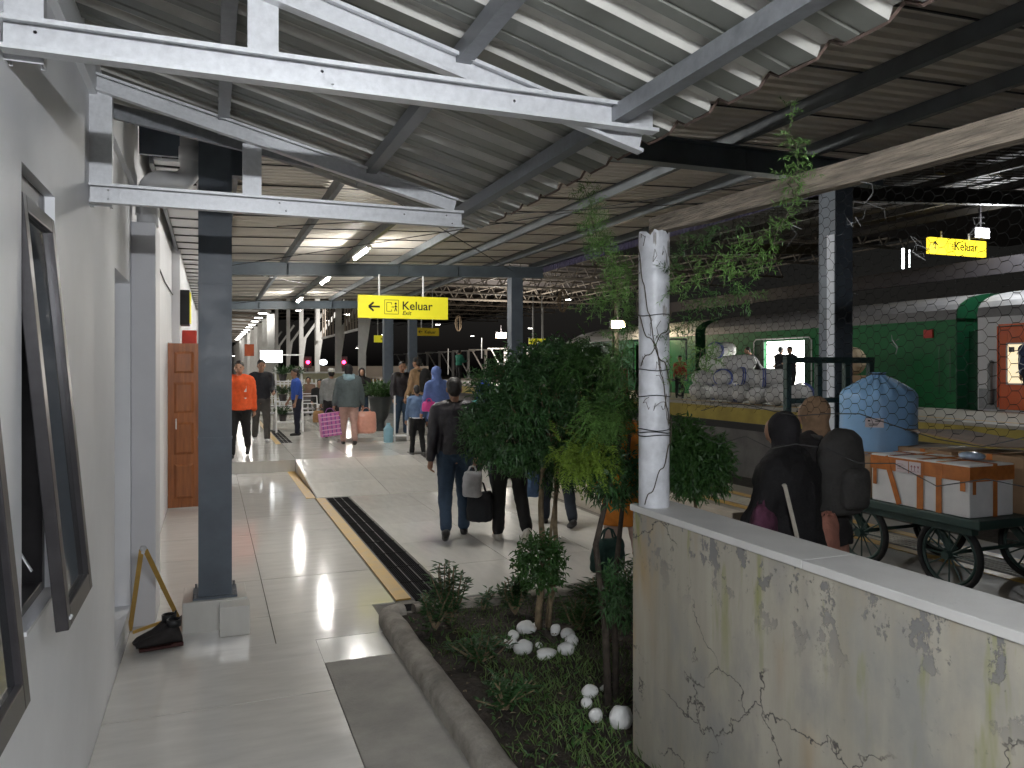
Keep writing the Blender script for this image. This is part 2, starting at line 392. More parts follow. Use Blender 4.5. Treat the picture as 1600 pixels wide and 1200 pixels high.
def drain(name, x0, x1, y0, y1, z, along='y'):
    d = MB().box((x0, y0, z - .02), (x1, y1, z - .007)).build(name, M_black); struct(d)
    n = 3 if along == 'y' else 2
    if along == 'y':
        wd = (x1 - x0) / n; yy = y0
        while yy < y1 - .05:
            y2 = min(yy + .5, y1)
            for k in range(n):
                mb = MB()
                for q in range(5): mb.box((x0 + wd*k + .006 + q*(wd-.012)/5, yy + .004, z - .006), (x0 + wd*k + .006 + (q+.72)*(wd-.012)/5, y2 - .004, z + .0))
                mb.box((x0+wd*k+.004, yy+.003, z-.0065), (x0+wd*(k+1)-.004, yy+.02, z+.001)).build('grating_panel', M_grate, d)
            yy = y2
    else:
        xx = x0
        while xx < x1 - .05:
            x2 = min(xx + .5, x1); mb = MB()
            for q in range(7): mb.box((xx + .004, y0 + .006 + q*(y1-y0-.012)/7, z - .006), (x2 - .004, y0 + .006 + (q+.7)*(y1-y0-.012)/7, z))
            mb.build('grating_panel', M_grate, d); xx = x2
    return d
drain('drain', 1.42, 1.71, 5.6, 10.38, .001)
drain('drain', 1.3, 4.1, 5.40, 5.56, -.002, 'x')
drain('drain', 1.32, 1.55, 16.2, 19.6, .192)
mt = struct(MB().box((3.3, 13.35, .191), (4.4, 13.65, .2)).build('floor_mat', M_black, bevel=.003))

# foreground path, kerbs, garden bed
path = struct(MB().box((.625, -1, -.019), (1.06, 4.615, .002)).build('path', M_conc, bevel=.004))
def kerb(pts, name='garden_kerb'):
    mb = MB(); n = len(pts); prof = [(-.075, -.05), (-.073, .055), (-.055, .085), (-.02, .1), (.02, .1), (.055, .085), (.073, .055), (.075, -.05)]
    vs = []
    for i, p in enumerate(pts):
        p = Vector(p); d = (Vector(pts[min(i+1, n-1)]) - Vector(pts[max(i-1, 0)])).normalized(); sd = Vector((d.y, -d.x, 0))
        for a, h in prof: vs.append(p + sd * (a + noise.noise(p*6)*.008) + Vector((0, 0, h + noise.noise(p * 3 + Vector((a*20, 0, 0))) * .012)))
    k = len(prof); fs = [(i*k+j, i*k+j+1, (i+1)*k+j+1, (i+1)*k+j) for i in range(n-1) for j in range(k-1)]
    fs += [tuple(range(k)), tuple(range((n-1)*k, n*k))[::-1]]
    return mb.add(vs, fs).build(name, M_kerb, smooth=True)
kp = [(1.13, .8 + .1*i, 0) for i in range(44)]
kp += [(1.13 + .12*(1-math.cos(t)), 5.16 + .1*math.sin(t) , 0) for t in [.3, .6, .9, 1.2, 1.5]]
struct(kerb(kp))
struct(kerb([(1.32 + .1*i, 5.25, -.012) for i in range(29)]))
vs = []; nx, ny = 40, 60
for j in range(ny):
    for i in range(nx):
        x = 1.16 + 3.4 * i / (nx-1); y = .8 + 4.42 * j / (ny-1); p = Vector((x, y, 0))
        vs.append((x, y, .035 + noise.noise(p*2.2)*.018 + noise.noise(p*11)*.009 + noise.noise(p*30)*.004))
fs = [(j*nx+i, j*nx+i+1, (j+1)*nx+i+1, (j+1)*nx+i) for j in range(ny-1) for i in range(nx-1)]
soil = struct(MB().add(vs, fs).build('soil', M_soil, smooth=True))

# far side platform and tracks
P2X, P2Z = 12.3, .77
p2 = slab('far_platform', (P2X, -14, -.995), (15.85, 130, P2Z - .06), M_pside)
MB().box((P2X - .05, -14, P2Z - .057), (15.85, 130, P2Z)).build('paving', mat('platform_paving', (.36,.34,.30), .5, var=.15, scale=1.2, rvar=.1), p2)
MB().box((P2X - .012, -14, P2Z - .42), (P2X - .002, 130, P2Z - .062)).build('yellow_edge_band', mat('faded_yellow_band', (.36,.28,.05), .6, var=.25, scale=2), p2)
MB().box((P2X + .5, -14, P2Z + .001), (P2X + .62, 130, P2Z + .005)).build('yellow_line', M_yel, p2)
MB().box((P2X - .012, -14, P2Z - .60), (P2X - .001, 130, P2Z - .425)).build('black_edge_band', M_black, p2)
for k, x in enumerate((6.15, 6.75)):
    struct(MB().box((x, -4, -.018), (x + .12, 13.1, -.012)).build('yellow_platform_line', M_yel))
for q in range(5): struct(MB().box((6.33 + q*.07, -4, -.018), (6.365 + q*.07, 13.1, -.010)).build('tactile_strip', mat('tactile_strip', (.42,.40,.35), .6)))
for x in (8.3, 9.37, 18.2, 19.27):
    struct(MB().profile((x, -14, -.72), (x, 130, -.72), hprof(.07, .16, .02)).build('steel_rail', M_rail))
sl = MB()
for i in range(150): sl.box((7.9, -12 + i*.65, -.995), (9.8, -11.78 + i*.65, -.8))
o = sl.build('sleepers', M_kerb, kind='stuff'); tag(o, 'rows of concrete sleepers under the near track rails', 'sleepers')

# low planter wall on the platform side of the walkway
lw = MB().box((4.3, 5.62, -.02), (4.42, 10.9, .45)).build('low_wall', M_beige, bevel=.006)
tag(lw, 'low beige wall edging the walkway behind the trees', 'low wall')

# ------------------------------------------------------------------ station wall (pieces butted round its openings)
wall = thing('station_wall', (WX, 0, 0), 'long white painted station wall along the left side of the walkway', 'wall')
TH = .22; WT = 4.0
def wseg(y0, y1, z0, z1, m=M_wall): MB().box((WX - TH, y0, z0), (WX, y1, z1)).build('wall_panel', m, wall)
openings = [(1.50, 2.05, .98, 2.33), (2.53, 3.03, .98, 2.33), (4.78, 5.68, .16, 2.30)]
y = -3.0
for (a, b, z0, z1) in openings:
    wseg(y, a, 0, WT); wseg(a, b, 0, z0); wseg(a, b, z1, WT); y = b
wseg(y, 10.35, 0, WT); wseg(11.3, 32, 0.0, WT); wseg(10.35, 11.3, 2.05, WT)
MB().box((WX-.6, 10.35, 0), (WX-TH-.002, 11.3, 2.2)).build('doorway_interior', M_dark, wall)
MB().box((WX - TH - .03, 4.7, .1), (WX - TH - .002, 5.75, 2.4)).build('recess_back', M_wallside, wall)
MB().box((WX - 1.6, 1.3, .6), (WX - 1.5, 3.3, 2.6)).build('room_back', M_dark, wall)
MB().box((WX, 11.45, 0), (WX + .1, 32, WT)).build('wall_pilaster', M_wall, wall)
# slightly proud pilaster beside the drain pipe
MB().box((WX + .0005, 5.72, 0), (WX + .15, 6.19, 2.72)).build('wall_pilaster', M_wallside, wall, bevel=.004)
MB().box((WX + .0005, 1.0, 2.95), (WX + .03, 5.85, 3.4)).build('wall_band', M_wall, wall)

# awning windows, sashes hinged at the top and pushed out
def awning_window(y0, y1, z0, z1, label, out):
    t = thing('awning_window', (WX, y0, z0), label, 'window', 'top hung windows in the station wall')
    f = .045; d0 = WX - .09; d1 = WX - .03
    fr = MB().box((d0, y0+.002, z0+.002), (d1, y0+f, z1-.002)).box((d0, y1-f, z0+.002), (d1, y1-.002, z1-.002)).box((d0, y0+f, z1-f-.03), (d1, y1-f, z1-.002)).box((d0, y0+f, z0+.002), (d1, y1-f, z0+f))
    fr.build('frame', M_alu, t, bevel=.003)
    a = math.atan2(out, z1 - z0 - .1); ca, sa = math.cos(a), math.sin(a); top = z1 - .085; H_ = (top - z0 + .0) / ca
    def tr(mb, **k):
        mb.v = [Vector((WX - .035 + v.z * sa + v.x * ca, v.y, top - v.z * ca + v.x * sa)) for v in mb.v]; return mb
    s = tr(MB().box((0, y0+.012, 0), (.035, y0+.062, H_)).box((0, y1-.062, 0), (.035, y1-.012, H_)).box((0, y0+.062, 0), (.035, y1-.062, .05)).box((0, y0+.062, H_-.06), (.035, y1-.062, H_)))
    so = s.build('sash', M_alu, t, bevel=.003)
    tr(MB().box((.013, y0+.06, .048), (.019, y1-.06, H_-.058))).build('pane', M_glass, so)
    tr(MB().ball((.0365, y0+.035, H_-.03), .006, 8, 6).ball((.0365, y0+.052, H_-.03), .006, 8, 6)).build('rivet', M_steel, so)
    MB().bar((WX-.07, y0+.03, z0+.35), (WX+.02, y0+.03, z0+.18), .012, .004).build('stay_arm', M_steel, t)
    MB().box((WX - .2, y0 + .004, z0 + .001), (WX + .012, y1 - .004, z0 + .014)).build('window_sill', M_wallside, t)
awning_window(1.50, 2.05, .98, 2.33, 'dark framed window pushed open at the bottom, nearest the camera at the left edge', .115)
awning_window(2.53, 3.03, .98, 2.33, 'dark framed window pushed open at the bottom, the farther one left of the recess', .115)

# door leaf standing open
dt = thing('panel_door', (WX, 10.3, 0), 'brown varnished panelled wooden door standing open from the white wall', 'door')
MB().box((WX + .005, 10.28, .01), (WX + .655, 10.32, 2.03)).build('door_leaf', M_door, dt, bevel=.003)
for i in range(2):
    for (z0, z1) in ((.12, .55), (.66, 1.06), (1.17, 1.55), (1.66, 1.93)):
        x0 = WX + .075 + i * .285
        MB().add([(x0, 10.281, z0), (x0+.225, 10.281, z0), (x0+.225, 10.281, z1), (x0, 10.281, z1), (x0+.03, 10.262, z0+.03), (x0+.195, 10.262, z0+.03), (x0+.195, 10.262, z1-.03), (x0+.03, 10.262, z1-.03)],
                 [(4,5,6,7),(0,1,5,4),(1,2,6,5),(2,3,7,6),(3,0,4,7)]).build('door_panel', M_door, dt)
MB().tube([(WX+.1, 10.26, .98), (WX+.1, 10.235, .99), (WX+.1, 10.235, 1.09), (WX+.1, 10.26, 1.1)], .008).build('handle', M_steel, dt)

# rain pipe with an S bend
px_, py_ = -.405, 5.80
pp = thing('rain_pipe', (px_, py_, 0), 'pale grey plastic rain pipe with a swan neck bend beside the wall recess', 'pipe')
pts = [(px_, py_, 2.70), (px_, py_, 2.93)]
for t in range(1, 7):
    a = math.pi/2 * t / 6; pts.append((px_ + .1*(1-math.cos(a)), py_, 2.93 + .1*math.sin(a)))
pts += [(px_ + .17, py_, 3.03)]
for t in range(1, 7):
    a = math.pi/2 * t / 6; pts.append((px_ + .17 + .1*math.sin(a), py_, 3.13 - .1*math.cos(a)))
pts += [(px_ + .27, py_, 3.42)]
MB().tube(pts, .068, 16).build('pipe', M_pvc, pp, smooth=True)
MB().tube([(px_, py_, 2.78), (px_, py_, 2.9)], .076, 16).build('coupling', M_pvc, pp, smooth=True)
MB().tube([(px_+.27, py_, 3.17), (px_+.27, py_, 3.27)], .076, 16).build('coupling', M_pvc, pp, smooth=True)
# slatted gutter under the canopy edge
gt = thing('box_gutter', (-.3, 6.8, 3.3), 'long box gutter with cross straps between the wall and the canopy', 'gutter')
MB().box((-.44, 6.6, 3.36), (-.10, 24, 3.38)).build('gutter_base', M_white, gt)
MB().box((-.45, 6.6, 3.33), (-.42, 24, 3.62)).build('gutter_side', M_galv2, gt); MB().box((-.12, 6.6, 3.33), (-.09, 24, 3.62)).build('gutter_side', M_galv2, gt)
for i in range(30): MB().box((-.42, 6.75 + i*.58, 3.345), (-.12, 6.77 + i*.58, 3.359)).build('strap', M_alu, gt)
MB().box((-.49, 6.2, 3.30), (.30, 6.24, 4.05)).build('end_board', M_blue, gt)
cb = MB().tube([(WX+.012, 6.4, 2.95), (WX+.012, 8.0, 2.75), (WX+.012, 9.5, 2.7), (WX+.012, 11.4, 2.72)], .008).build('wall_cable', M_wire); tag(cb, 'thin dark cable sagging along the white wall', 'cable')

# ------------------------------------------------------------------ main platform canopy
CX0, CX1 = .05, 6.28
def rz_(x): return 3.46 + .039 * x        # rafter underside
FY = [(5.64, 6.45), (15.4, 15.85), (25.0, 25.2)]
cpy = thing('platform_canopy', (3, 10, 3.5), 'large steel framed canopy roof of pale corrugated sheets over the walkway', 'canopy')
for (a, b) in FY + [(-3.2, -2.95)]:
    x1 = 6.95 if a < 20 else 6.3
    MB().profile((-.05, a, rz_(-.05) + .122), (x1, b, rz_(x1) + .122), hprof(.15, .244)).build('rafter', M_rafter, cpy)
    for x in (1.4, 3.6, 4.9):
        yy = a + (b - a) * x / 6.28; MB().box((x-.004, yy-.074, rz_(x) + .016), (x+.004, yy+.074, rz_(x)+.228)).build('stiffener', M_rafter, cpy)
PX = [.2, 1.31, 2.43, 3.57, 4.68, 5.8]
for x in PX + [6.85]:
    ye = 25.6 if x < 6.5 else 16.4
    MB().profile((x, -4, rz_(x) + .31), (x, ye, rz_(x) + .31), cprof(.065, .13, .006)).build('purlin', M_purl, cpy)
# sheets
NS = 31
for k in range(NS):
    y0 = -4.2 + k * .97; x1 = 6.95 if y0 < 15.9 else 6.35
    y1 = y0 + 1.0; n = 7; vs = []; hh = .03
    outline = []
    for q in range(n):
        p0 = y0 + (y1 - y0) * q / n; w_ = (y1 - y0) / n
        outline += [(p0, 0), (p0 + w_*.45, 0), (p0 + w_*.58, hh), (p0 + w_*.87, hh)]
    outline.append((y1, 0))
    for x in (-.15, x1):
        for (yy, h) in outline: vs.append((x, yy, rz_(x) + .382 + h + (.006 if k % 2 else 0)))
    m_ = len(outline); fs = [(i, m_ + i, m_ + i + 1, i + 1) for i in range(m_ - 1)]
    o = MB().add(vs, fs).build('roof_sheet', M_sheet, cpy)
    sd = o.modifiers.new('solidify', 'SOLIDIFY'); sd.thickness = .002; sd.offset = 1
    MB().box((-.12, y0 + .006, rz_(3.4) - .132 + .495), (x1, y0 + .012, rz_(3.4) - .132 + .511)).build('sheet_seam', M_alu, cpy) if False else None
    sm = MB(); vv = []
    for x in (-.12, x1):
        for (yy, h) in ((y0 + .004, -.012), (y0 + .020, -.012), (y0 + .020, -.001), (y0 + .004, -.001)): vv.append((x, yy, rz_(x) + .382 + h))
    sm.add(vv, [(0,1,2,3),(7,6,5,4),(0,4,5,1),(1,5,6,2),(2,6,7,3),(3,7,4,0)]).build('sheet_seam', M_black, cpy)
# purple fascia of upright corrugated strip
for k in range(20):
    y0 = -4.0 + k * 1.0; vs = []; ol = []
    for q in range(10): p0 = y0 + q*.1; ol += [(p0, 0), (p0+.04, 0), (p0+.055, .016), (p0+.085, .016)]
    ol.append((y0 + 1.0, 0))
    if y0 > 15.6: break
    for z in (3.86, 4.26):
        for (yy, h) in ol: vs.append((6.98 + h, yy, z))
    m_ = len(ol); o = MB().add(vs, [(i, i+1, m_+i+1, m_+i) for i in range(m_-1)]).build('fascia_sheet', M_purple, cpy)
    sd = o.modifiers.new('solidify', 'SOLIDIFY'); sd.thickness = .002
# diagonal bracing rods with turnbuckles
def brace(p, q, tb=True):
    MB().tube([p, q], .007, 5).build('brace_rod', M_wire, cpy)
    if tb:
        p = Vector(p); q = Vector(q); c = p.lerp(q, .12); d = (q-p).normalized(); s_ = d.cross(Vector((0,0,1))).normalized()*.03
        MB().tube([c - d*.14, c - d*.07 + s_, c + d*.07 + s_, c + d*.14], .008, 5).tube([c - d*.14, c - d*.07 - s_, c + d*.07 - s_, c + d*.14], .008, 5).build('turnbuckle', M_wire, cpy)
for i in range(2):
    (a0, b0), (a1, b1) = FY[i], FY[i+1]
    brace((.15, a1 - .3, rz_(.1) + .1), (6.1, b0 + .3, rz_(6.1) + .16)); brace((6.1, b1 - .3, rz_(6.1) + .12), (.2, a0 + .3, rz_(.2) + .16), False)
brace((.8, 10.5, 3.58), (6.6, 7.5, 3.80), False)
# columns
def steel_column(x, y, top, label, plinth=True, zb=0, w_=.21, pale=False):
    c = thing('steel_column', (x, y, zb), label, 'column', 'steel columns carrying the canopy')
    b0 = zb + (.2 if plinth else 0)
    MB().profile((x, y, b0 + .012), (x, y, top), hprof(w_, w_ * .98, .012), up=(0, 1, 0)).build('column_shaft', M_blue, c)
    # web cover plates as seen: closed box section
    MB().box((x - w_/2 + .003, y - w_/2 + .013, b0 + .013), (x + w_/2 - .003, y + w_/2 - .013, top - .002)).build('cover_plate', M_blue, c)
    if pale: MB().box((x - w_/2 - .006, y - w_/2 + .01, b0 + .02), (x - w_/2 + .0025, y - w_/2 + .115, 3.15)).build('lit_face_strip', mat('lit_face_grey', (.52,.56,.62), .45, var=.1, scale=8), c)  # lamplight on the column's left face, put in as a paler strip
    for z in (b0 + 1.06, b0 + 2.1):
        if z < top: MB().box((x - w_/2 - .004, y - w_/2 - .004, z), (x + w_/2 + .004, y + w_/2 + .004, z + .012)).build('weld_seam', M_blue, c)
    MB().box((x - w_*.66, y - w_*.66, b0), (x + w_*.66, y + w_*.66, b0 + .014)).build('base_plate', M_blue, c)
    MB().box((x - .005, y - w_*.6, b0 + .0142), (x + .005, y - w_*.5 , b0 + .1)).build('gusset', M_blue, c)
    for sx in (-1, 1):
        for sy in (-1, 1): MB().tube([(x + sx*w_*.58, y + sy*w_*.58, b0+.014), (x + sx*w_*.58, y + sy*w_*.58, b0 + .045)], .009, 6).build('bolt', M_galv2, c)
    if plinth:
        MB().box((x - .2, y - .17, zb - .004), (x + .2, y + .22, zb + .2)).build('plinth', M_tilew, c, bevel=.004)
    return c
c1 = steel_column(.025, 5.62, 3.84, 'nearest blue grey steel column on a white tiled plinth beside the wall')
MB().box((.05, 5.29, 0.001), (.235, 5.449, .19)).build('plinth', M_tilew, c1, bevel=.004)
MB().box((-.1, 5.78, 3.1), (.25, 5.9, 3.45)).build('haunch', M_blue, c1)
steel_column(.075, 15.4, 3.46, 'blue grey steel column against the wall under the second rafter', zb=.19, plinth=False)
steel_column(.075, 25.0, 3.46, 'blue grey steel column against the wall at the far end of the canopy', zb=.19, plinth=False)
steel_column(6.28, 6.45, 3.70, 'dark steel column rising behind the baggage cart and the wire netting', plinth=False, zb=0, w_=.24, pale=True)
steel_column(6.28, 15.85, 3.70, 'blue grey steel column left of the purple fascia, above the round tree', plinth=False, zb=.17, w_=.27)
steel_column(6.28, 25.2, 3.70, 'right hand steel column of the pair below the large exit sign', plinth=False, zb=.17, w_=.27)
steel_column(5.45, 25.2, 3.66, 'left hand steel column of the pair below the large exit sign', plinth=False, zb=.17, w_=.3)

# ------------------------------------------------------------------ near awning on galvanised trusses
AE, AZ, AS = 1.49, 2.575, .27
def az(x): return AZ + (AE - x) * AS
def truss(y, zc, xe, label, hw, webs):
    t = thing('roof_truss', (WX, y, zc), label, 'truss', 'galvanised trusses under the awning')
    p = MB().profile((WX + .01, y, zc), (xe, y, zc + .0), cprof(.045, hw, .004), up=(0, 0, 1)); p.build('bottom_chord', M_steel, t)
    MB().profile((WX + .02, y + .05, az(WX) - .11), (xe - .02, y + .05, az(xe) - .075), cprof(.04, .075, .004)).build('top_chord', M_steel, t)
    MB().profile((WX + .045, y + .048, zc - hw/2), (WX + .045, y + .048, az(WX) - .12), cprof(.045, .09, .004), up=(1, 0, 0)).build('wall_post', M_steel, t)
    for wx in webs: MB().profile((wx, y + .048, zc + hw/2 - .03), (wx, y + .048, az(wx) - .13), cprof(.04, .085, .004), up=(1, 0, 0)).build('web_post', M_steel, t)
    sc = MB()
    for (x, dz) in ((WX+.08, .02), (WX+.08, -.02), (.30, .02), (.33, -.015), (xe-.08, .02), (xe-.05, -.02), (.9, .01)):
        sc.tube([(x, y - .004, zc + dz), (x, y + .002, zc + dz)], .005, 6)
    sc.build('screws', M_black, t)
truss(2.28, 2.585, 1.41, 'nearest galvanised roof truss, bright and crossing the top left of the view', .085, [.14])
truss(3.78, 2.50, 1.20, 'second galvanised roof truss, dimmer, ending below the awning edge', .085, [.18])
aw = thing('metal_awning', (.5, 2, 2.7), 'sloping zinc awning with broad ribs fixed to the white wall', 'awning')
for x in (.03, .72, 1.25):
    MB().profile((x, -2, az(x) - .045), (x, 4.12, az(x) - .045), cprof(.05, .055, .004)).build('purlin', M_galv2, aw)
per = .235
for k in range(9):
    y0 = -1.9 + k * per * 3 - .02
    if y0 > 4.0: break
    mb = MB(); 
    for q in range(3):
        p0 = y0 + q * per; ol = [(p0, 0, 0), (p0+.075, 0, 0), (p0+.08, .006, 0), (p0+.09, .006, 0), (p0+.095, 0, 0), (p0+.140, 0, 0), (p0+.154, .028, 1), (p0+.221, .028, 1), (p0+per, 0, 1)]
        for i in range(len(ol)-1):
            a, b = ol[i], ol[i+1]; mb.cur = 1 if (i in (1, 6, 7)) else 0  # rib tops and the slopes towards the light take the painted lit tone
            segs = 8
            for j in range(segs):
                xa = WX + .01 + (AE - WX) * j / segs; xb = WX + .01 + (AE - WX) * (j+1) / segs
                def pt(x, c):
                    yy = c[0]; z = az(x) + c[1] + (.004 * noise.noise(Vector((x*2, yy*2, 1.3))))
                    xx = x + (.016 * noise.noise(Vector((yy*5, 3, 3))) if x > AE - .01 else 0)
                    return Vector((xx, yy, z))
                mb.add([pt(xa, a), pt(xb, a), pt(xb, b), pt(xa, b)], [(0, 1, 2, 3)])
    o = mb.build('awning_sheet', [M_awn, M_awnlit], aw)
    sd = o.modifiers.new('solidify', 'SOLIDIFY'); sd.thickness = .0025; sd.offset = 1
# rusty dripped lip along the eave
lp = []
for i in range(130):
    yy = -1.9 + i * .0468; ph = ((yy + 1.92) % per)
    h = .028 if .154 < ph < .221 else (.0)
    lp.append((AE + .014 + .006*noise.noise(Vector((yy*9, 0, 0))), yy, AZ + h - .004))
MB().tube(lp, .006, 4).build('rusty_edge', mat('rusty_edge', (.09, .06, .048), .9, var=.4, scale=20), aw)
wc = MB().bar((WX + .02, 4.1, az(WX) - .14), (.5, 4.1, az(.5) - .03), .03, .07).build('verge_trim', M_galv2, aw)
# ------------------------------------------------------------------ lamps of the canopy
def tube_lamp(x, y, label, L_=1.25):
    z = rz_(x) + .16
    t = thing('tube_lamp', (x, y, z), label, 'lamp', 'fluorescent tubes under the canopy')
    MB().box((x - .045, y - L_/2 - .04, z), (x + .045, y + L_/2 + .04, z + .05)).build('housing', M_white, t, bevel=.006)
    MB().tube([(x, y - L_/2, z - .025), (x, y + L_/2, z - .025)], .019, 8).build('tube', M_tube, t, smooth=True)
    MB().box((x - .015, y - L_/2 - .02, z - .045), (x + .015, y - L_/2 - .002, z-.001)).build('lamp_holder', M_white, t); MB().box((x - .015, y + L_/2 + .002, z - .045), (x + .015, y + L_/2 + .02, z-.001)).build('lamp_holder', M_white, t)
for y, lb in ((13.4, 'nearest glowing fluorescent tube seen left of the exit sign'), (17.9, 'second glowing fluorescent tube beyond the rafter'), (23.4, 'third and farthest glowing fluorescent tube'),
              (8.0, 'fluorescent tube hidden above the awning edge')):
    tube_lamp(2.43, y, lb)
# bulkhead lamp on the wall behind the viewpoint, under the awning
bl = thing('batten_lamp', (.4, -.6, 2.4), 'batten lamp under the awning behind the viewpoint', 'lamp')
MB().box((-.15, -.64, 2.385), (.95, -.56, 2.43)).build('housing', M_white, bl)
MB().tube([(-.1, -.6, 2.35), (.9, -.6, 2.35)], .016, 8).build('tube', mat('lit_tube_cool', (1,1,1), .5, em=(.93, .96, 1), ems=370), bl)

# ------------------------------------------------------------------ hanging signs
def arrow(mb, x, z, s, y, ang=0, n=0):
    def P(a, b): 
        c, q = math.cos(ang), math.sin(ang); return (x + (a*c - b*q)*s, y, z + (a*q + b*c)*s)
    for (p, q) in (((-.45, 0), (.5, 0)), ((-.47, 0), (-.05, .38)), ((-.47, 0), (-.05, -.38))):
        mb.bar(P(*p), P(*q), .16*s, .004, up=(0, 1, 0))
def exit_sign(x0, x1, y, z0, z1, label, m, lines, detail=True, hang=3.57, up=False, arrow_on=True):
    t = thing('exit_sign', ((x0+x1)/2, y, (z0+z1)/2), label, 'sign', 'yellow exit signs')
    MB().box((x0, y, z0), (x1, y + .1, z1)).build('sign_panel', m, t, bevel=.004)
    H_ = z1 - z0; W_ = x1 - x0; yy = y - .003
    mb = MB()
    if up: arrow(mb, x0 + W_*.09, (z0+z1)/2, H_*.5, yy, ang=-math.pi/2)
    elif arrow_on: arrow(mb, x0 + W_*.17, (z0+z1)/2 + H_*.0, H_*.5, yy)
    if mb.v: mb.build('arrow', M_ink, t)
    if detail:
        ic = MB(); cx = x0 + W_*.36; cz = (z0+z1)/2; s = H_*.31
        def ln(p, q, w_=.008): ic.bar((cx + p[0]*s, yy, cz + p[1]*s), (cx + q[0]*s, yy, cz + q[1]*s), w_, .004, up=(0, 1, 0))
        for p, q in (((-1,-1),(1,-1)), ((1,-1),(1,1)), ((1,1),(-1,1)), ((-1,1),(-1,-1))): ln(p, q)
        for p, q in (((.0,.35),(0,.62)), ((0,.62),(-.7,.62)), ((-.7,.62),(-.7,-.62)), ((-.7,-.62),(0,-.62)), ((0,-.62),(0,-.35))): ln(p, q, .010)
        for p, q in (((-.05,0),(.3,0)), ((.3,0),(.16,.14)), ((.3,0),(.16,-.14))): ln(p, q, .008)
        for p, q in (((.6,.3),(.6,-.12)), ((.6,-.1),(.42,-.6)), ((.6,-.1),(.78,-.6)), ((.6,.25),(.42,-.02)), ((.6,.25),(.8,-.02))): ln(p, q, .016)
        ic.tube([(cx + .6*s, yy - .001, cz + .5*s), (cx + .6*s, yy + .003, cz + .5*s)], .022, 10)
        ic.build('pictogram', M_ink, t)
    for (s_, size, fx, fz, sh) in lines:
        text_mesh(s_, size, (x0 + W_*fx, y - .002, z0 + H_*fz), (R(90), 0, 0), M_ink, parent=t, shear=sh, ext=.0015, bold=size*.012)
    if hang:
        for f in (.23, .72): MB().bar((x0 + W_*f, y + .05, z1), (x0 + W_*f, y + .05, hang), .03, .03).build('hanger', M_white, t)
    return t
a = ony(560, 465, 15.1); b = ony(700, 500, 15.1)
exit_sign(a.x, b.x, 15.1, 2.70, 3.15, 'large yellow exit sign with a left arrow hanging under the canopy', M_syel, [('Keluar', .235, .475, .40, 0), ('Exit', .115, .478, .165, .25)])
a = ony(585, 525, 31); b = ony(609, 535, 31)
exit_sign(a.x, b.x, 31, b.z, a.z + .03, 'small yellow exit sign far beyond the left half of the large sign', M_syel, [('Keluar', .16, .4, .3, 0)], detail=False, hang=4.6, arrow_on=False)
a = ony(651, 512, 27.5); b = ony(686, 525, 27.5)
exit_sign(a.x, b.x, 27.5, b.z, a.z, 'dim unlit yellow exit sign behind the pair of columns', M_syel3, [('Keluar', .16, .35, .3, 0)], detail=False, hang=4.6)
a = ony(827, 529, 34); b = ony(855, 538, 34)
exit_sign(a.x, b.x, 34, b.z, a.z, 'small yellow exit sign above the top of the round tree', M_syel, [('Keluar', .16, .42, .28, 0)], detail=False, hang=5.2)
a = ony(1453, 372, 13.4); b = ony(1541, 405, 13.4)
exit_sign(a.x, b.x, 13.4, b.z + .05, a.z + .03, 'brightly lit yellow exit sign with an up arrow over the train platform', M_syel2, [('Keluar', .30, .42, .30, 0)], hang=5.0, up=True)

# wall sign box, red box
ws = thing('wall_sign_box', (WX + .1, 11.6, 2.5), 'black edged illuminated sign box projecting from the white wall', 'sign')
MB().box((WX + .101, 11.5, 2.32), (WX + .22, 11.95, 2.80)).build('box_body', M_black, ws)
MB().box((WX + .221, 11.52, 2.35), (WX + .235, 11.93, 2.77)).build('yellow_face', M_syel, ws)
rb = MB().box((WX + .101, 12.3, 2.05), (WX + .3, 12.5, 2.28)).build('red_box', mat('red_enamel', (.6, .04, .02), .4), bevel=.01); tag(rb, 'small red box on the wall above the wooden door', 'box')

# ------------------------------------------------------------------ concrete boundary wall with cap
WB0, WB1, WTOP = 1.75, 1.96, 1.135
cw = thing('concrete_wall', (WB0, 2.98, WTOP), 'weathered cracked concrete wall with a pale flat cap at right', 'wall')
mb = MB(); ys_ = [-1.0, .2, 1.2, 2.0, 2.82]
mb.box((WB0, -1.0, -.1), (WB1 - .02, 2.99, WTOP - .03)); o = mb.build('wall_body', M_plaster, cw); 
for (a, b) in ((-1.0, .35), (.352, 1.93), (1.932, 3.005)):
    MB().box((WB0 - .008, a, WTOP - .029), (WB1, b, WTOP)).build('cap_slab', mat('cap_stone', (.55, .54, .52), .5, var=.07, scale=5, bump=.08, bscale=60, rand=.03), cw, bevel=.003)

# white pvc post with wire wraps
pc = onx(1014, 700, 1.775); PXc, PYc = 1.815, 2.92
pst = thing('fence_post', (PXc, PYc, WTOP), 'thick white plastic pipe post wrapped with black wire at the wall end', 'post')
zt = 1.75 + (HOR - 360) / F_PX * (PXc * ST + PYc * CT)
n = 20; vs = []; fs = []; r_ = .067
MB().tube([(PXc, PYc, WTOP - .002), (PXc, PYc, 1.5), (PXc, PYc, 2.0), (PXc, PYc, zt - .04)], r_, 24, cap=False).build('pipe', mat('scuffed_white_pipe', (.56, .57, .60), .42, var=.22, scale=11, bump=.06, bscale=30), pst, smooth=True)
jag = MB(); vs = []
for j in range(24):
    t = 2*math.pi*j/24
    for z in (zt - .04, zt - .02 + .02*noise.noise(Vector((math.cos(t)*2, math.sin(t)*2, 4))) + (.012 if j % 5 else -.01)): vs.append((PXc + r_*math.cos(t), PYc + r_*math.sin(t), z))
jag.add(vs, [(2*j, 2*((j+1)%24), 2*((j+1)%24)+1, 2*j+1) for j in range(24)]).build('broken_rim', MATS['scuffed_white_pipe'], pst)
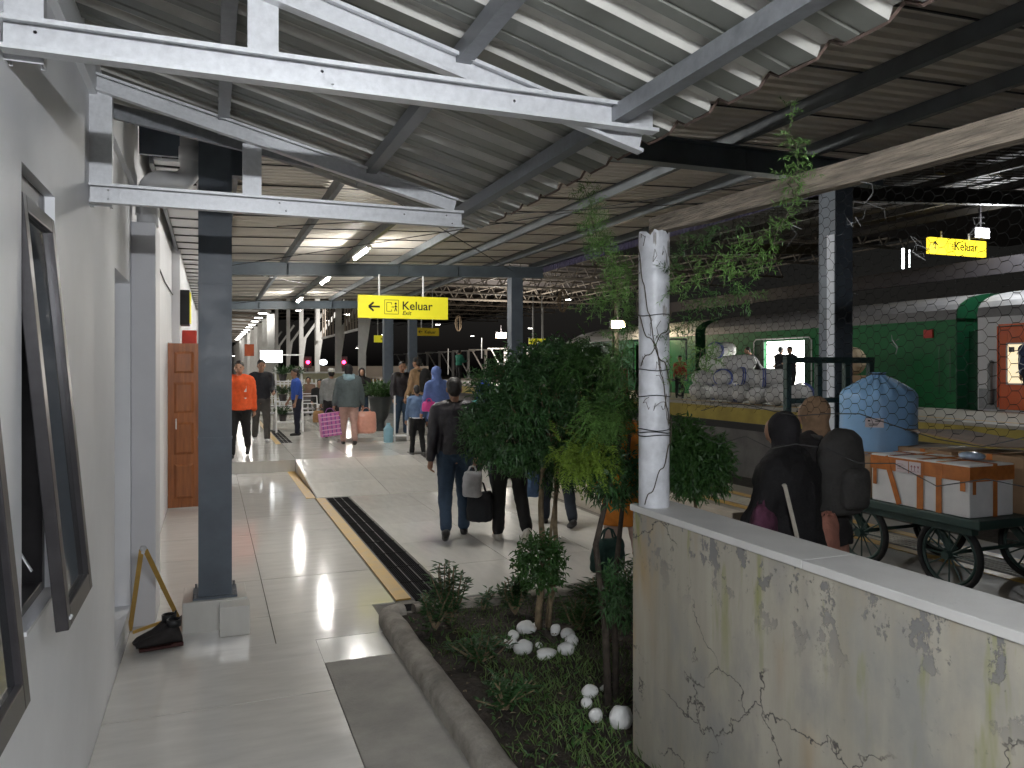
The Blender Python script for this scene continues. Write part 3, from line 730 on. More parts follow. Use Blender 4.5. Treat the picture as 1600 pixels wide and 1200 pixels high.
for (a0, z0, w_, h_) in ((4.9, 1.985, .35, .045), (5.3, 2.26, .3, .07), (4.2, 2.3, .2, .05)):
    gpt = MB()
    for i in range(5): gpt.add([(PXc + (r_+.0015)*math.cos(a0 + w_*(i/5-.5)), PYc + (r_+.0015)*math.sin(a0 + w_*(i/5-.5)), z0 - h_*(.5+.4*U(-1,1))), (PXc + (r_+.0015)*math.cos(a0 + w_*((i+1)/5-.5)), PYc + (r_+.0015)*math.sin(a0 + w_*((i+1)/5-.5)), z0 - h_*.5),
        (PXc + (r_+.0015)*math.cos(a0 + w_*((i+1)/5-.5)), PYc + (r_+.0015)*math.sin(a0 + w_*((i+1)/5-.5)), z0 + h_*.5), (PXc + (r_+.0015)*math.cos(a0 + w_*(i/5-.5)), PYc + (r_+.0015)*math.sin(a0 + w_*(i/5-.5)), z0 + h_*(.5+.4*U(-1,1)))], [(0,1,2,3)])
    gpt.build('peeled_paint_patch', mat('cement_patch', (.28,.27,.26), .8, var=.3, scale=30), pst)
DP = PXc * ST + PYc * CT
for py in (492, 578, 619, 672, 676, 681):
    z = EYE + (HOR - py) / F_PX * (DP - .06); pts = [(PXc + .071*math.cos(t*math.pi/8), PYc + .071*math.sin(t*math.pi/8), z + .004*math.sin(t + py)) for t in range(17)]
    MB().tube(pts, .0022, 5, cap=False).build('wire_wrap', M_black, pst)

# netting fence on the wall: timber rail, steel angle post, hexagonal wire
FX = 1.855
fence = thing('netting_fence', (FX, 1.5, WTOP), 'sagging hexagonal wire netting hung from a rough timber rail above the wall', 'fence')
def zr(y): return 2.372 - (2.95 - y) * .022
rl = MB(); pts = [(FX - .01, 2.97 - i*.2, zr(2.97 - i*.2) + .006*noise.noise(Vector((i*.7, 0, 0)))) for i in range(18)]
for i in range(17): rl.bar(pts[i], pts[i+1], .05, .072 + .004*noise.noise(Vector((i, 5, 0))))
rl.build('timber_rail', M_timber, fence)
pq = onx(1287, 700, FX); ap = MB(); ya = pq.y
ap.box((FX - .002, ya - .014, WTOP), (FX + .002, ya + .014, zr(ya) - .04)); ap.box((FX + .0025, ya + .010, WTOP), (FX + .028, ya + .014, zr(ya) - .04))
mat('post_pale_steel', (.52,.56,.62), .4)
hx = MB(); cw_ = .052; rh = cw_ / math.sqrt(3)
def HP(y, z):
    t = max(0, min(1, (2.3 - z) / .75)); sag = .03 * noise.noise(Vector((y*1.5, z*2, 0))) + .02*noise.noise(Vector((y*5, z*6, 3)))
    return Vector((FX + .03 + sag, y + .012*noise.noise(Vector((y*9, z*9, 1))), z + .02*noise.noise(Vector((y*1.2, z, 7))) + .009*noise.noise(Vector((y*11, z*8, 9)))))
def blo(y): return 1.58 + .05 * noise.noise(Vector((y*1.7, 0, 2)))
chh = .034; cww = .062; row = 0; yy = -.4       # twists run level, cells wider than high
while yy < 2.80:
    z = 2.30 - (chh/2 if row % 2 else 0)
    while z > 1.5:
        if z > blo(yy):
            a = HP(yy, z); b1 = HP(yy + .009, z - .001); c1 = HP(yy + cww/2 - .009, z - chh/2); c2 = HP(yy + cww/2 - .009, z + chh/2)
            m1 = b1.lerp(c1, .5) + Vector((0, 0, -.003)); m2 = b1.lerp(c2, .5) + Vector((0, 0, .003))
            hx.tube([HP(yy - .009, z), b1], .0013, 3, cap=False).tube([b1, m1, c1], .0007, 3, cap=False).tube([b1, m2, c2], .0007, 3, cap=False)
        z -= chh
    yy += cww/2; row += 1
hx.build('hexagonal_wire', mat('netting_wire', (.008,.008,.007), .8, spec=.1), fence)
for (dz, s_) in ((0, 1), (-.12, 2)):
    pts = [HP(-.4 + i*.14, blo(-.4 + i*.14) + dz + .02*math.sin(i*1.3*s_)) for i in range(23)]
    MB().tube(pts, .0016, 4).build('line_wire', M_wire, fence)
loose = MB()
for k in range(16):
    p = HP(U(.2, 2.5), U(1.7, 2.28)); q = [p]
    for i in range(6): q.append(q[-1] + Vector((U(-.03, .02), U(-.035, .035), U(-.03, .03))))
    loose.tube(q, .0011, 3)
loose.build('loose_wire', M_wirel, fence, kind='stuff')

# ------------------------------------------------------------------ trains
def carriage(y0, y1, x, mside, mend, mroof, label, doors=(), wins=()):
    t = thing('train_carriage', (x, (y0+y1)/2, 0), label, 'train', 'carriages at the far platform')
    zb, ze, W = .35, 2.86, 2.9
    # side skin as pieces butted round the door openings
    yy = y0 + .02
    sk = MB()
    for (a, b, z0, z1) in sorted(doors):
        sk.box((x, yy, zb), (x + .05, a, ze)); sk.box((x, a, zb), (x + .05, b, z0)); sk.box((x, a, z1), (x + .05, b, ze)); yy = b
    sk.box((x, yy, zb), (x + .05, y1 - .02, ze)); sk.build('side_wall', mside, t)
    pr = []; nn = 14
    for i in range(nn + 1):
        a = math.pi * i / nn; pr.append((x + W/2 - (W/2 + .03) * math.cos(a), ze + .62 * math.sin(a) ** .75 if 0 < i < nn else ze))
    vs = []; 
    L_ = [(y0, 1.0), (y0 + .12, 1.0), (y0 + .35, 1.0), (y1 - .9, 1.0), (y1 - .35, 1.0), (y1, .97)] if y1 < 30 else [(y0, 1.0), (y0 + .12, 1.0), (y0 + .35, 1.0), (y1 - 2.2, 1.0), (y1 - .8, .8), (y1, .3)]
    ev = [(a, y0 - .004, b - .004) for a, b in pr] + [(a, y0 - .03, b - .004) for a, b in pr]; kk = len(pr)
    MB().add(ev, [tuple(range(kk))[::-1], tuple(range(kk, 2*kk))] + [(q, q+1, kk+q+1, kk+q) for q in range(kk-1)]).build('end_arch', mend, t)
    for (q, s_) in L_:
        for (a, b) in pr: vs.append((a, q, ze + (b - ze) * s_))
    k = nn + 1; fs = [(i*k+j, (i+1)*k+j, (i+1)*k+j+1, i*k+j+1) for i in range(len(L_)-1) for j in range(nn)]
    MB().add(vs, fs + [tuple(range(k)), tuple(range((len(L_)-1)*k, len(L_)*k))[::-1]]).build('roof', mroof, t, smooth=False)
    MB().box((x - .03, y0 + .0, ze - .03), (x - .001, y1, ze + .04)).build('cantrail', mroof, t)
    MB().box((x + .0, y0 - .001, zb), (x + W, y0 + .018, ze - .002)).build('end_wall', mend, t)
    MB().box((x + .0, y1 - .018, zb), (x + W, y1, ze - .002)).build('end_wall', mend, t)
    MB().box((x + .4, y0 - .28, zb + .25), (x + W - .9, y0 - .002, ze - .3)).build('gangway', mend, t)
    MB().box((x + W, y0, zb), (x + W + .05, y1, ze)).build('side_wall', mend, t)
    MB().box((x + .1, y0 + .3, -.5), (x + W - .1, y1 - .3, zb - .01)).build('underframe', M_black, t)
    return t
tr1 = carriage(12.75, 22.4, 16.0, M_green, M_greend, M_troof, 'dark green luggage carriage with its loading door open and lit', doors=[(17.6, 19.35, .80, 2.50)])
MB().box((16.06, 17.7, .8), (17.3, 20.6, .82)).box((17.3, 17.4, .8), (17.34, 20.8, 2.75)).build('lit_interior', M_tlit, tr1)
il = bpy.data.lights.new('interior_light', 'AREA'); il.energy = 60; il.size = 1.2; ilo = bpy.data.objects.new('interior_light', il); col.objects.link(ilo); ilo.parent = tr1; ilo.location = Vector((16.7, 18.6, 2.72)) - wloc(tr1)
MB().box((15.972, 17.35, .78), (15.995, 17.6, 2.54)).build('sliding_door', M_greend, tr1); MB().box((15.972, 19.35, .78), (15.995, 19.75, 2.54)).build('sliding_door', M_greend, tr1)
fr = MB(); fr.tube([(15.96, 17.3, .8), (15.96, 17.3, 2.5), (15.96, 17.4, 2.58), (15.96, 19.7, 2.58), (15.96, 19.8, 2.5), (15.96, 19.8, .8)], .02, 6); fr.build('door_trim', M_pvc, tr1)
MB().box((15.96, 13.35, 2.42), (15.995, 13.6, 2.62)).build('red_plate', mat('red_plate', (.5, .03, .02), .5), tr1)
for yv in (12.86, 13.15, 16.9): MB().tube([(15.95, yv, 1.1), (15.93, yv, 1.15), (15.93, yv, 2.2), (15.95, yv, 2.25)], .012, 5).build('handrail', M_greend, tr1)
MB().box((15.97, 16.2, 1.0), (15.995, 16.6, 1.6)).build('vent_panel', M_greend, tr1)
MB().box((15.9, 14.0, 3.20), (16.4, 17.5, 3.28)).build('roof_patch', M_troofr, tr1) if False else None
tr2 = carriage(23.0, 33.6, 16.0, M_green, M_greend, mat('train_roof_pale', (.62,.61,.58), .5, var=.08, scale=2), 'green carriage with a pale roof farther along the platform', doors=[(26.3, 27.2, .8, 2.6)])
MB().box((16.3, 26.2, .8), (16.35, 27.3, 2.65)).build('lit_interior', M_tcream, tr2)
tr3 = carriage(2.0, 12.22, 16.0, M_twhite, M_twhite, M_troof, 'white carriage with an orange door at the right edge', doors=[(10.78, 11.72, .80, 2.62)])
dd = MB().box((16.0 - .012, 10.790, .81), (16.03, 10.980, 2.60)).box((15.988, 11.530, .81), (16.03, 11.710, 2.60)).box((15.988, 10.980, .81), (16.03, 11.530, 1.38)).box((15.988, 10.980, 2.22), (16.03, 11.530, 2.60)).build('door', M_torange, tr3, bevel=.006)
MB().box((16.0, 10.980, 1.38), (16.02, 11.530, 2.22)).build('door_window', M_tcream, dd)
wf = MB().box((15.975, 10.960, 1.35), (15.987, 11.550, 1.385)).box((15.975, 10.960, 2.215), (15.987, 11.550, 2.25)).box((15.975, 10.960, 1.386), (15.987, 10.995, 2.214)).box((15.975, 11.515, 1.386), (15.987, 11.550, 2.214)).build('window_frame', M_pvc, dd)
MB().box((15.96, 11.360, 2.05), (15.974, 11.480, 2.16)).build('sticker', M_alu, dd)
MB().box((15.975, 11.76, .80), (15.999, 12.18, 1.25)).build('grey_stripe', M_galv2, tr3)
MB().box((15.96, 11.720, .85), (15.985, 11.745, 2.62)).build('door_jamb', M_torange, tr3)
MB().box((15.97, 11.715, 2.625), (15.999, 10.760, 2.66)).build('door_head_trim', M_torange, tr3)
MB().tube([(15.97, 11.860, .92), (15.90, 11.860, .98), (15.90, 11.860, 1.78), (15.97, 11.860, 1.84)], .05, 8).build('grab_rail', M_galv2, tr3, smooth=True)

# ------------------------------------------------------------------ roofs over tracks: far platform canopy and the big shed
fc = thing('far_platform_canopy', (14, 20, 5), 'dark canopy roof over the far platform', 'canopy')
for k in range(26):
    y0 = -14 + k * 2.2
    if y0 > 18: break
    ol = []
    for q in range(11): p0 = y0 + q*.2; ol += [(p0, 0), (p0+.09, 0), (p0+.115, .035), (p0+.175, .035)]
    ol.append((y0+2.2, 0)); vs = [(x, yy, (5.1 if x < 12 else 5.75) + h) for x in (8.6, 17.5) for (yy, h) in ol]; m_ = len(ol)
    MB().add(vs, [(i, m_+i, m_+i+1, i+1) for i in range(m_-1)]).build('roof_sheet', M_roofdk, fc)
for x, z in ((8.65, 5.0), (10.8, 5.15), (13.0, 5.3), (15.2, 5.45), (17.4, 5.6)): MB().box((x, -14, z - .1), (x + .08, 19, z + .06)).build('purlin', M_truss, fc)
for yv in (-2, 4.5, 11, 18.5): MB().profile((8.5, yv, 4.8), (17.5, yv, 5.35), hprof(.16, .3)).build('rafter', M_truss, fc)
MB().box((17.5, -14, 3.95), (17.62, 30, 4.35)).build('gutter_beam', mat('gutter_beam', (.03,.027,.033), .7), fc)
MB().box((8.45, -14, 4.82), (8.58, 19, 5.22)).build('gutter_beam', MATS['gutter_beam'], fc)
for yv in (27,):
    cc = thing('platform_post', (15.0, yv, P2Z), 'dark steel post carrying the far platform canopy', 'column', 'posts of the far platform canopy')
    MB().profile((15.0, yv, P2Z), (15.0, yv, 5.2), hprof(.2, .2), up=(0, 1, 0)).build('post_shaft', M_truss, cc); MB().box((14.85, yv-.15, P2Z + .001), (15.15, yv+.15, P2Z+.03)).build('base_plate', M_truss, cc)
shed = thing('shed_roof', (16, 60, 9), 'huge dim lattice framed shed roof over the tracks beyond the canopy', 'roof')
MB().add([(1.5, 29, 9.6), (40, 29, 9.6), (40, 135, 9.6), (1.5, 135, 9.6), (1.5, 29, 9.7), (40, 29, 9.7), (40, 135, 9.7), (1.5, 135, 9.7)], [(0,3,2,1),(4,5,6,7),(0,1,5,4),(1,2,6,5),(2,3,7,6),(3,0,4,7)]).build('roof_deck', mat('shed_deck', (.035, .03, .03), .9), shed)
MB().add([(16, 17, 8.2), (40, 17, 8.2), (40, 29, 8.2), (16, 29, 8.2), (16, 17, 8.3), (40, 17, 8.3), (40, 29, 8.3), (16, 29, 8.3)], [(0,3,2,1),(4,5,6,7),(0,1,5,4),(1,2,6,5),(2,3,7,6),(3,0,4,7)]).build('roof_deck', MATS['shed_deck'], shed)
for k in range(12):
    y = 31 + k * 6.5; mb = MB()
    mb.bar((2, y, 9.4), (38, y, 9.4), .14, .14); mb.bar((2, y, 8.1), (38, y, 8.1), .14, .14)
    for i in range(24): x = 2 + i * 1.5; mb.bar((x, y, 8.1), (x + .75, y, 9.4), .07, .07); mb.bar((x + .75, y, 9.4), (x + 1.5, y, 8.1), .07, .07)
    mb.build('lattice_girder', mat('lattice_paint', (.28, .25, .21), .6), shed)
for k in range(16):
    x = 3 + k * 2.3; mb = MB(); mb.bar((x, 30, 8.9), (x, 134, 8.9), .09, .09); mb.build('longitudinal_beam', MATS['lattice_paint'], shed)
# white columns with brackets
def white_column(x, y, top, label, arms=True, w_=.26, grp='tall white columns beyond the canopy'):
    c = thing('white_column', (x, y, .17), label, 'column', grp)
    MB().profile((x, y, .17), (x, y, top), hprof(w_, w_*.9, .03), up=(0, 1, 0)).build('column_shaft', M_wstruct, c)
    if arms:
        MB().bar((x, y, 3.2), (x + 1.5, y, 5.4), .12, .16).build('arm', M_wstruct, c); MB().add([(x+.14, y-.03, 2.2), (x+.34, y-.03, 3.6), (x+.14, y-.03, 3.6), (x+.14, y+.03, 2.2), (x+.34, y+.03, 3.6), (x+.14, y+.03, 3.6)], [(0,1,2),(5,4,3),(0,3,4,1),(1,4,5,2),(2,5,3,0)]).build('bracket', M_wstruct, c)
    return c
for i, y in enumerate((29.6, 35.5, 43, 51, 60, 71, 84)):
    white_column(5.4, y, 9.4, ['tall white column directly right of the woman in the grey hoodie', 'tall white column above the man in the white cap', 'tall white column above the blue shirted guard', 'tall white column fourth along the row', 'tall white column fifth along the row', 'tall white column sixth along the row', 'tall white column last along the row'][i])
for i in range(13):
    y = 34 + i * 3.3 + (i*i*.12)
    white_column(2.35, y, 3.95, 'white pillar, %s from the nearest in the close row behind the glowing screen' % ORD[i], arms=False, w_=.3, grp='close row of white pillars')
# slatted parapets between columns
for i, (y0, y1) in enumerate(((30, 35), (36, 42.5))):
    t = thing('slatted_balustrade', (5.6, y0, 4), 'white slatted screen hung high between the tall columns, %s of two' % ('nearer' if i == 0 else 'farther'), 'screen', 'slatted screens between the tall columns')
    MB().box((5.55, y0, 4.9), (5.62, y1, 5.0)).build('top_rail', M_wstruct, t); MB().box((5.55, y0, 3.2), (5.62, y1, 3.3)).build('bottom_rail', M_wstruct, t)
    for q in range(7): MB().box((5.56, y0 + .4 + q*(y1-y0-.8)/6, 3.301), (5.61, y0 + .62 + q*(y1-y0-.8)/6, 4.899)).build('slat', M_far, t)
def bulb(t, e, c, off=(0, 0, -.25)):
    ld = bpy.data.lights.new('bulb', 'POINT'); ld.energy = e; ld.color = c; ld.shadow_soft_size = .12; lo = bpy.data.objects.new('bulb', ld); col.objects.link(lo); lo.parent = t; lo.location = off
# low ceiling with its row of downlights
lc = thing('low_ceiling', (0, 45, 4.2), 'low lattice ceiling beyond the canopy above the close white pillars', 'ceiling')
MB().box((-.6, 29.5, 4.35), (2.6, 110, 4.4)).build('ceiling_deck', mat('low_ceiling_brown', (.16,.14,.12), .8), lc)
for i in range(30): MB().bar((-.5, 30 + i*1.8, 4.2), (2.5, 30.6 + i*1.8, 4.2), .07, .09).build('cross_beam', M_wstruct if i % 2 else M_far, lc)
MB().box((-.6, 32.2, 0), (-.5, 110, 4.3)).build('side_wall', M_far, lc)
for i in range(13):
    y = 30.5 + i * 3.1; t = thing('downlight', (2.0, y, 3.95), 'round white downlight, %s from the nearest in the receding row at upper left' % ORD[i], 'light', 'row of downlights')
    MB().lathe((2.0, y, 3.95), [(.20, 0), (.22, .03), (.1, .12)], 12).build('reflector', M_white, t); MB().lathe((2.0, y, 3.935), [(.17, 0), (.17, .012)], 12).build('lens', M_spot, t)
    if i % 3 == 1: bulb(t, 14, (1, .96, .9))
for hi, (px, py, d, r_) in enumerate(((466, 485, 40, .14), (544, 491, 40, .22), (516, 501, 46, .22), (600, 523, 60, .2), (684, 507, 60, .2), (606, 546, 45, .13), (887, 468, 50, .22), (888+193, 481, 50, .3), (1082, 481, 48, .0), (1151, 472, 36, .2), (1237, 461, 34, .2), (829, 513, 60, .2), (738, 525, 60, .14), (558, 544, 60, .1), (365, 556, 60, .1))):
    if r_ == 0: continue
    p = atd(px, py, d); t = thing('high_lamp', p, 'small white shed lamp, %s' % ('near the %s of the view' % ['left edge of the far canopy opening', 'left column row', 'left column row just below it', 'left half of the large exit sign, below it', 'large exit sign, right of it', 'small sign below the large exit sign', 'round tree, above the cable loop', 'white post, right of it', '', 'hanging vines, left one', 'baggage rack, left of the pale column', 'round tree, left one', 'gap left of the canopy column', 'hoodie woman, tiny', 'orange jacket worker, tiny at left'][hi]).replace(' of the view', '') , 'light', 'high lamps under the shed roof')
    MB().lathe(p, [(r_, 0), (r_*1.05, .04), (r_*.5, .2)], 10).build('reflector', M_alu, t); MB().lathe(p - Vector((0,0,.02)), [(r_*.95, 0), (r_*.95, .015)], 10).build('lens', M_spot, t)
    if px in (516, 684, 887, 600, 1151, 544, 606, 738): bulb(t, 150 if px in (544, 606, 516, 600) else 80, (1, .95, .88))
def floodlamp(px, py, d, m, energy, color, label, r_=.16, aim=None):
    p = atd(px, py, d); t = thing('floodlight', p, label, 'light')
    MB().box((p.x - r_*1.6, p.y, p.z - r_*.8), (p.x + r_*1.6, p.y + .12, p.z + r_*.9)).build('housing', M_alu, t, bevel=.01)
    MB().box((p.x - r_*1.4, p.y - .012, p.z - r_*.65), (p.x + r_*1.4, p.y - .002, p.z + r_*.65)).build('lens', m, t)
    MB().bar((p.x, p.y + .06, p.z + r_*.9), (p.x, p.y + .06, p.z + 1.0), .04, .04).build('bracket', M_alu, t)
    ld = bpy.data.lights.new('bulb', 'POINT'); ld.energy = energy; ld.color = color; ld.shadow_soft_size = .15; lo = bpy.data.objects.new('bulb', ld); col.objects.link(lo); lo.parent = t; lo.location = (0, -.3, -.1)
floodlamp(1535, 364, 17.5, M_flood, 100, (.95, .98, 1), 'glaring white floodlight beside the bright exit sign', .15)
floodlamp(783, 524, 74, M_warm, 1800, (1, .92, .82), 'warm glowing lamp left of the round tree in the distance', .34)
floodlamp(966, 507, 30, M_warm, 70, (1, .84, .6), 'warm glowing lamp above the pale carriage roof', .2)
for (px, py, d, h) in ((1411, 404, 17, .45), (1421, 404, 17.2, .4)):
    p = atd(px, py, d); o = MB().tube([p - Vector((0,0,h/2)), p + Vector((0,0,h/2))], .028 if px < 1415 else .012, 6).build('upright_lamp', M_screen); tag(o, '%s upright glowing tube left of the bright exit sign' % ('broader' if px < 1415 else 'thinner'), 'light', 'upright glowing tubes')
for px in (481, 537):
    p = atd(px, 566, 60); t = thing('signal_lamp', p, 'round red signal glowing %s of the pair in the distance' % ('left' if px < 500 else 'right'), 'signal', 'red signals')
    MB().lathe(p - Vector((0, .1, 0)), [(.02, -.14), (.12, -.08), (.14, 0), (.12, .08), (.02, .14)], 12).build('lens', M_red, t); MB().box(p + Vector((-.3, .1, -.45)), p + Vector((.3, .3, .45))).build('backboard', M_black, t); MB().bar(p + Vector((0,.2,-.45)), Vector((p.x, p.y+.2, -.9)), .12, .12).build('signal_post', M_alu, t)
p = atd(505, 566, 75); o = MB().ball(p, (.4, .1, .28)).build('distant_headlamp', M_screen); tag(o, 'bluish white train headlamp in the distance between the red signals', 'light')
# glowing screen
sc = thing('display_screen', atd(424, 557, 23), 'bright white glowing display screen above the two approaching men', 'screen')
q = atd(424, 557, 23); MB().box((q.x-.33, q.y, q.z-.19), (q.x+.33, q.y+.06, q.z+.19)).build('casing', M_white, sc, bevel=.01); MB().box((q.x-.31, q.y-.006, q.z-.17), (q.x+.31, q.y-.001, q.z+.17)).build('screen_face', M_screen, sc)
MB().bar((q.x + .33, q.y+.03, q.z+.05), (q.x + .9, q.y+.03, q.z+.05), .04, .04).build('arm', M_white, sc)
# Y shaped posts of the third platform
for i in range(9):
    y = 66 + i * 6.0; x = 27.5
    c = thing('forked_post', (x, y, -.5), 'white forked post of a distant platform shelter, %s from the right' % ORD[i], 'post', 'forked white posts in the distance')
    MB().box((x-.13, y-.13, -.5), (x+.13, y+.13, 3.5)).build('post_shaft', M_wstruct, c); MB().bar((x - .1, y, 1.0), (x - 1.5, y, 3.4), .09, .12).build('strut', M_wstruct, c); MB().bar((x - 1.9, y, 3.5), (x + .8, y, 3.5), .10, .12).build('crossbar', M_wstruct, c)
fw = MB().box((19.5, 62, -1), (60, 62.4, .7)).build('distant_wall', M_far); tag(fw, 'distant pale wall behind the tracks on the right', 'wall')
fw2 = MB().box((6.9, 70, -1), (19, 70.4, 1.75)).build('distant_wall', M_far); tag(fw2, 'distant tan wall below the red signals', 'wall')
fp3 = slab('third_platform', (24, 40, -.99), (31, 130, .3), M_far)
MB().box((23.98, 40, -.0), (23.995, 130, .25)).build('yellow_band', M_yel, fp3)
for q in range(4):
    p = onx(680 + q*28, 590, 24); 
# catenary masts and hanging cable loops
for (px, py0, py1, d) in ((833, 480, 560, 45), (848, 480, 560, 45), (700, 545, 585, 70), (753, 528, 560, 60)):
    a = atd(px, py0, d); b = atd(px, py1, d); o = MB().tube([b, a], .05, 6).build('thin_mast', M_wstruct); tag(o, 'thin pale mast standing over the distant tracks, %s' % {833: 'left one of the close pair', 848: 'right one of the close pair', 700: 'leftmost', 753: 'just left of the canopy column'}[px], 'mast', 'thin masts over the tracks')
for (px, py, d, h) in ((879, 470, 38, .55), (716, 505, 60, .6)):
    c = atd(px, py, d); mb = MB()
    for e in (0, .12): mb.tube([c + Vector(((.25-e)*math.sin(t*math.pi/8), 0, h*math.cos(t*math.pi/8) )) for t in range(17)], .035, 5)
    o = mb.build('cable_loop', mat('rope', (.38,.28,.18), .8)); tag(o, 'coiled cable loop under the dark shed roof, %s' % ('right of the canopy column' if px > 800 else 'right of the large exit sign'), 'cable', 'cable loops'); 
# ------------------------------------------------------------------ garden: leaves, trees, shrubs, grass, stones
def leaves(name, items, m, parent=None, kind=None, fold=.25):
    vs = []; fs = []
    for (p, d, L_, W_, up) in items:
        d = d.normalized(); s_ = d.cross(up)
        if s_.length < 1e-3: s_ = d.cross(Vector((1, .3, 0)))
        s_.normalize(); n_ = s_.cross(d); k = len(vs)
        mid = p + d * L_ * .45 + n_ * 0
        vs += [p, mid + s_*W_*.5 + n_*W_*fold, p + d*L_ - n_*L_*.12, mid - s_*W_*.5 + n_*W_*fold]
        fs += [(k, k+1, k+2), (k, k+2, k+3)]
    me = bpy.data.meshes.new(name); off = wloc(parent) if parent else Vector((0,0,0))
    me.from_pydata([v - off for v in vs], [], fs); me.materials.append(m); me.update()
    o = bpy.data.objects.new(name, me); col.objects.link(o)
    if parent: o.parent = parent
    if kind: o['kind'] = kind
    return o
def rdir(): 
    while True:
        v = Vector((U(-1,1), U(-1,1), U(-1,1)))
        if .05 < v.length < 1: return v.normalized()
def sprigs(c, rad, n, per_, L_, W_, droop=.3, shell=.55, lump=.25, zcut=None):
    it = []
    c = Vector(c)
    for i in range(n):
        d = rdir(); k = shell + (1 - shell) * rnd()**.6
        k *= 1 + lump * noise.noise(d * 2.2 + c)
        p = c + Vector((d.x*rad[0], d.y*rad[1], d.z*rad[2])) * k
        if zcut and p.z < zcut: continue
        ax = (d + rdir()*.55 + Vector((0, 0, .25))).normalized()
        for j in range(per_):
            t = j / per_; q = p + ax * L_ * 1.4 * t; e = (ax*.45 + rdir()*.8 + Vector((0, 0, -droop))).normalized()
            it.append((q, e, L_ * U(.6, 1.15), W_ * U(.7, 1.2), Vector((0,0,1)) + rdir()*.5))
    return it
tb = Vector((2.02, 4.58, .03))
tree = thing('topiary_tree', tb, 'round clipped dark green tree ringed by white stones in the garden bed', 'tree')
cc_ = atd(856, 640, 4.95); 
tk = MB()
for (dx, dy, ex, ey, r_) in ((-.03, 0, -.02, .0, .024), (.05, .02, .07, .03, .02), (.012, -.03, .02, -.05, .014)):
    base = tb + Vector((dx, dy, -.01)); top = Vector((cc_.x + ex*1.5, cc_.y + ey, 1.28))
    pts = [base.lerp(top, i/9) + Vector((.014*math.sin(i*1.1+dx*80), .012*math.cos(i*1.3), 0)) for i in range(10)]
    MB().tube(pts, [r_*(1 - .045*i) for i in range(10)], 8).build('trunk', M_bark, tree, smooth=True)
br = MB()
for i in range(22):
    d = rdir(); d.z = abs(d.z)*.7; p0 = Vector((cc_.x, cc_.y, 1.2)); p1 = cc_ + Vector((d.x*.42, d.y*.4, d.z*.36)); br.tube([p0, p0.lerp(p1, .5) + rdir()*.04, p1], [.011, .007, .003], 5)
br.build('branches', M_bark, tree)
it = sprigs(cc_, (.50, .46, .42), 2300, 6, .05, .014, shell=.5, lump=.3)
it += sprigs(cc_ + Vector((-.26, .05, -.12)), (.28, .3, .22), 700, 6, .05, .013)
it += sprigs(cc_ + Vector((.12, 0, .22)), (.28, .3, .22), 500, 6, .048, .013)
leaves('crown', it, M_leafd, tree)
leaves('fresh_leaf_tips', sprigs(cc_, (.53, .49, .45), 350, 5, .05, .011, shell=.85), M_leafm, tree)
# lower sucker growth at the trunk
pb = atd(842, 880, 4.9)
leaves('sucker_leaves', sprigs(pb, (.15, .14, .16), 230, 6, .05, .02, shell=.2), M_leafm, tree)

t2b = Vector((1.86, 3.42, .03))
tree2 = thing('slender_tree', t2b, 'loose slender tree with feathery yellow green leaves beside the white pipe post', 'tree')
t2t = atd(968, 590, 3.9)
MB().tube([t2b, t2b + Vector((.01, .05, .4)), t2b + Vector((-.02, .1, .8)), Vector((t2t.x, t2t.y, 1.35)), t2t], [.022, .019, .016, .012, .006], 8).build('trunk', M_barkd, tree2, smooth=True)
MB().tube([t2b + Vector((.06, .03, 0)), t2b + Vector((.08, .08, .6)), Vector((t2t.x+.06, t2t.y, 1.4))], [.018, .015, .008], 8).build('trunk', M_barkd, tree2, smooth=True)
def feather(c, rad, n, m, name, par, L_=.06, W_=.008, per_=9, sd=None):
    it = []
    for i in range(n):
        d = rdir(); p = Vector(c) + Vector((d.x*rad[0], d.y*rad[1], d.z*rad[2])) * rnd()**.5
        ax = (rdir() + Vector((0,0,-.15))).normalized(); cur = p
        for j in range(per_):
            ax = (ax + rdir()*.12 + Vector((0,0,-.1))).normalized(); cur = cur + ax*.016
            for sg in (-1, 1):
                s_ = ax.cross(Vector((0,0,1))); 
                if s_.length < .1: s_ = Vector((1,0,0))
                it.append((cur, (s_.normalized()*sg + ax*.7 + rdir()*.25), L_*(1 - j/per_*.6)*U(.7,1.1), W_, Vector((0,0,1))))
    return leaves(name, it, m, par)
feather(atd(915, 712, 3.9), (.17, .15, .10), 150, M_leafy, 'bright_foliage', tree2, .045, .010)
feather(atd(960, 620, 3.9), (.12, .16, .28), 110, M_leafm, 'foliage', tree2, .045, .008)
feather(atd(945, 655, 3.8), (.13, .15, .12), 90, M_fern, 'foliage', tree2, .045, .008)
feather(atd(905, 560, 4.3), (.2, .2, .12), 50, M_leafm, 'foliage', tree2, .05, .009)
leaves('low_foliage', sprigs(atd(968, 930, 3.8), (.07, .16, .14), 110, 6, .05, .012, shell=.2), M_leafd, tree2)
leaves('low_foliage', sprigs(atd(955, 745, 4.0), (.14, .2, .12), 300, 6, .05, .012, shell=.2), M_leafd, tree2)

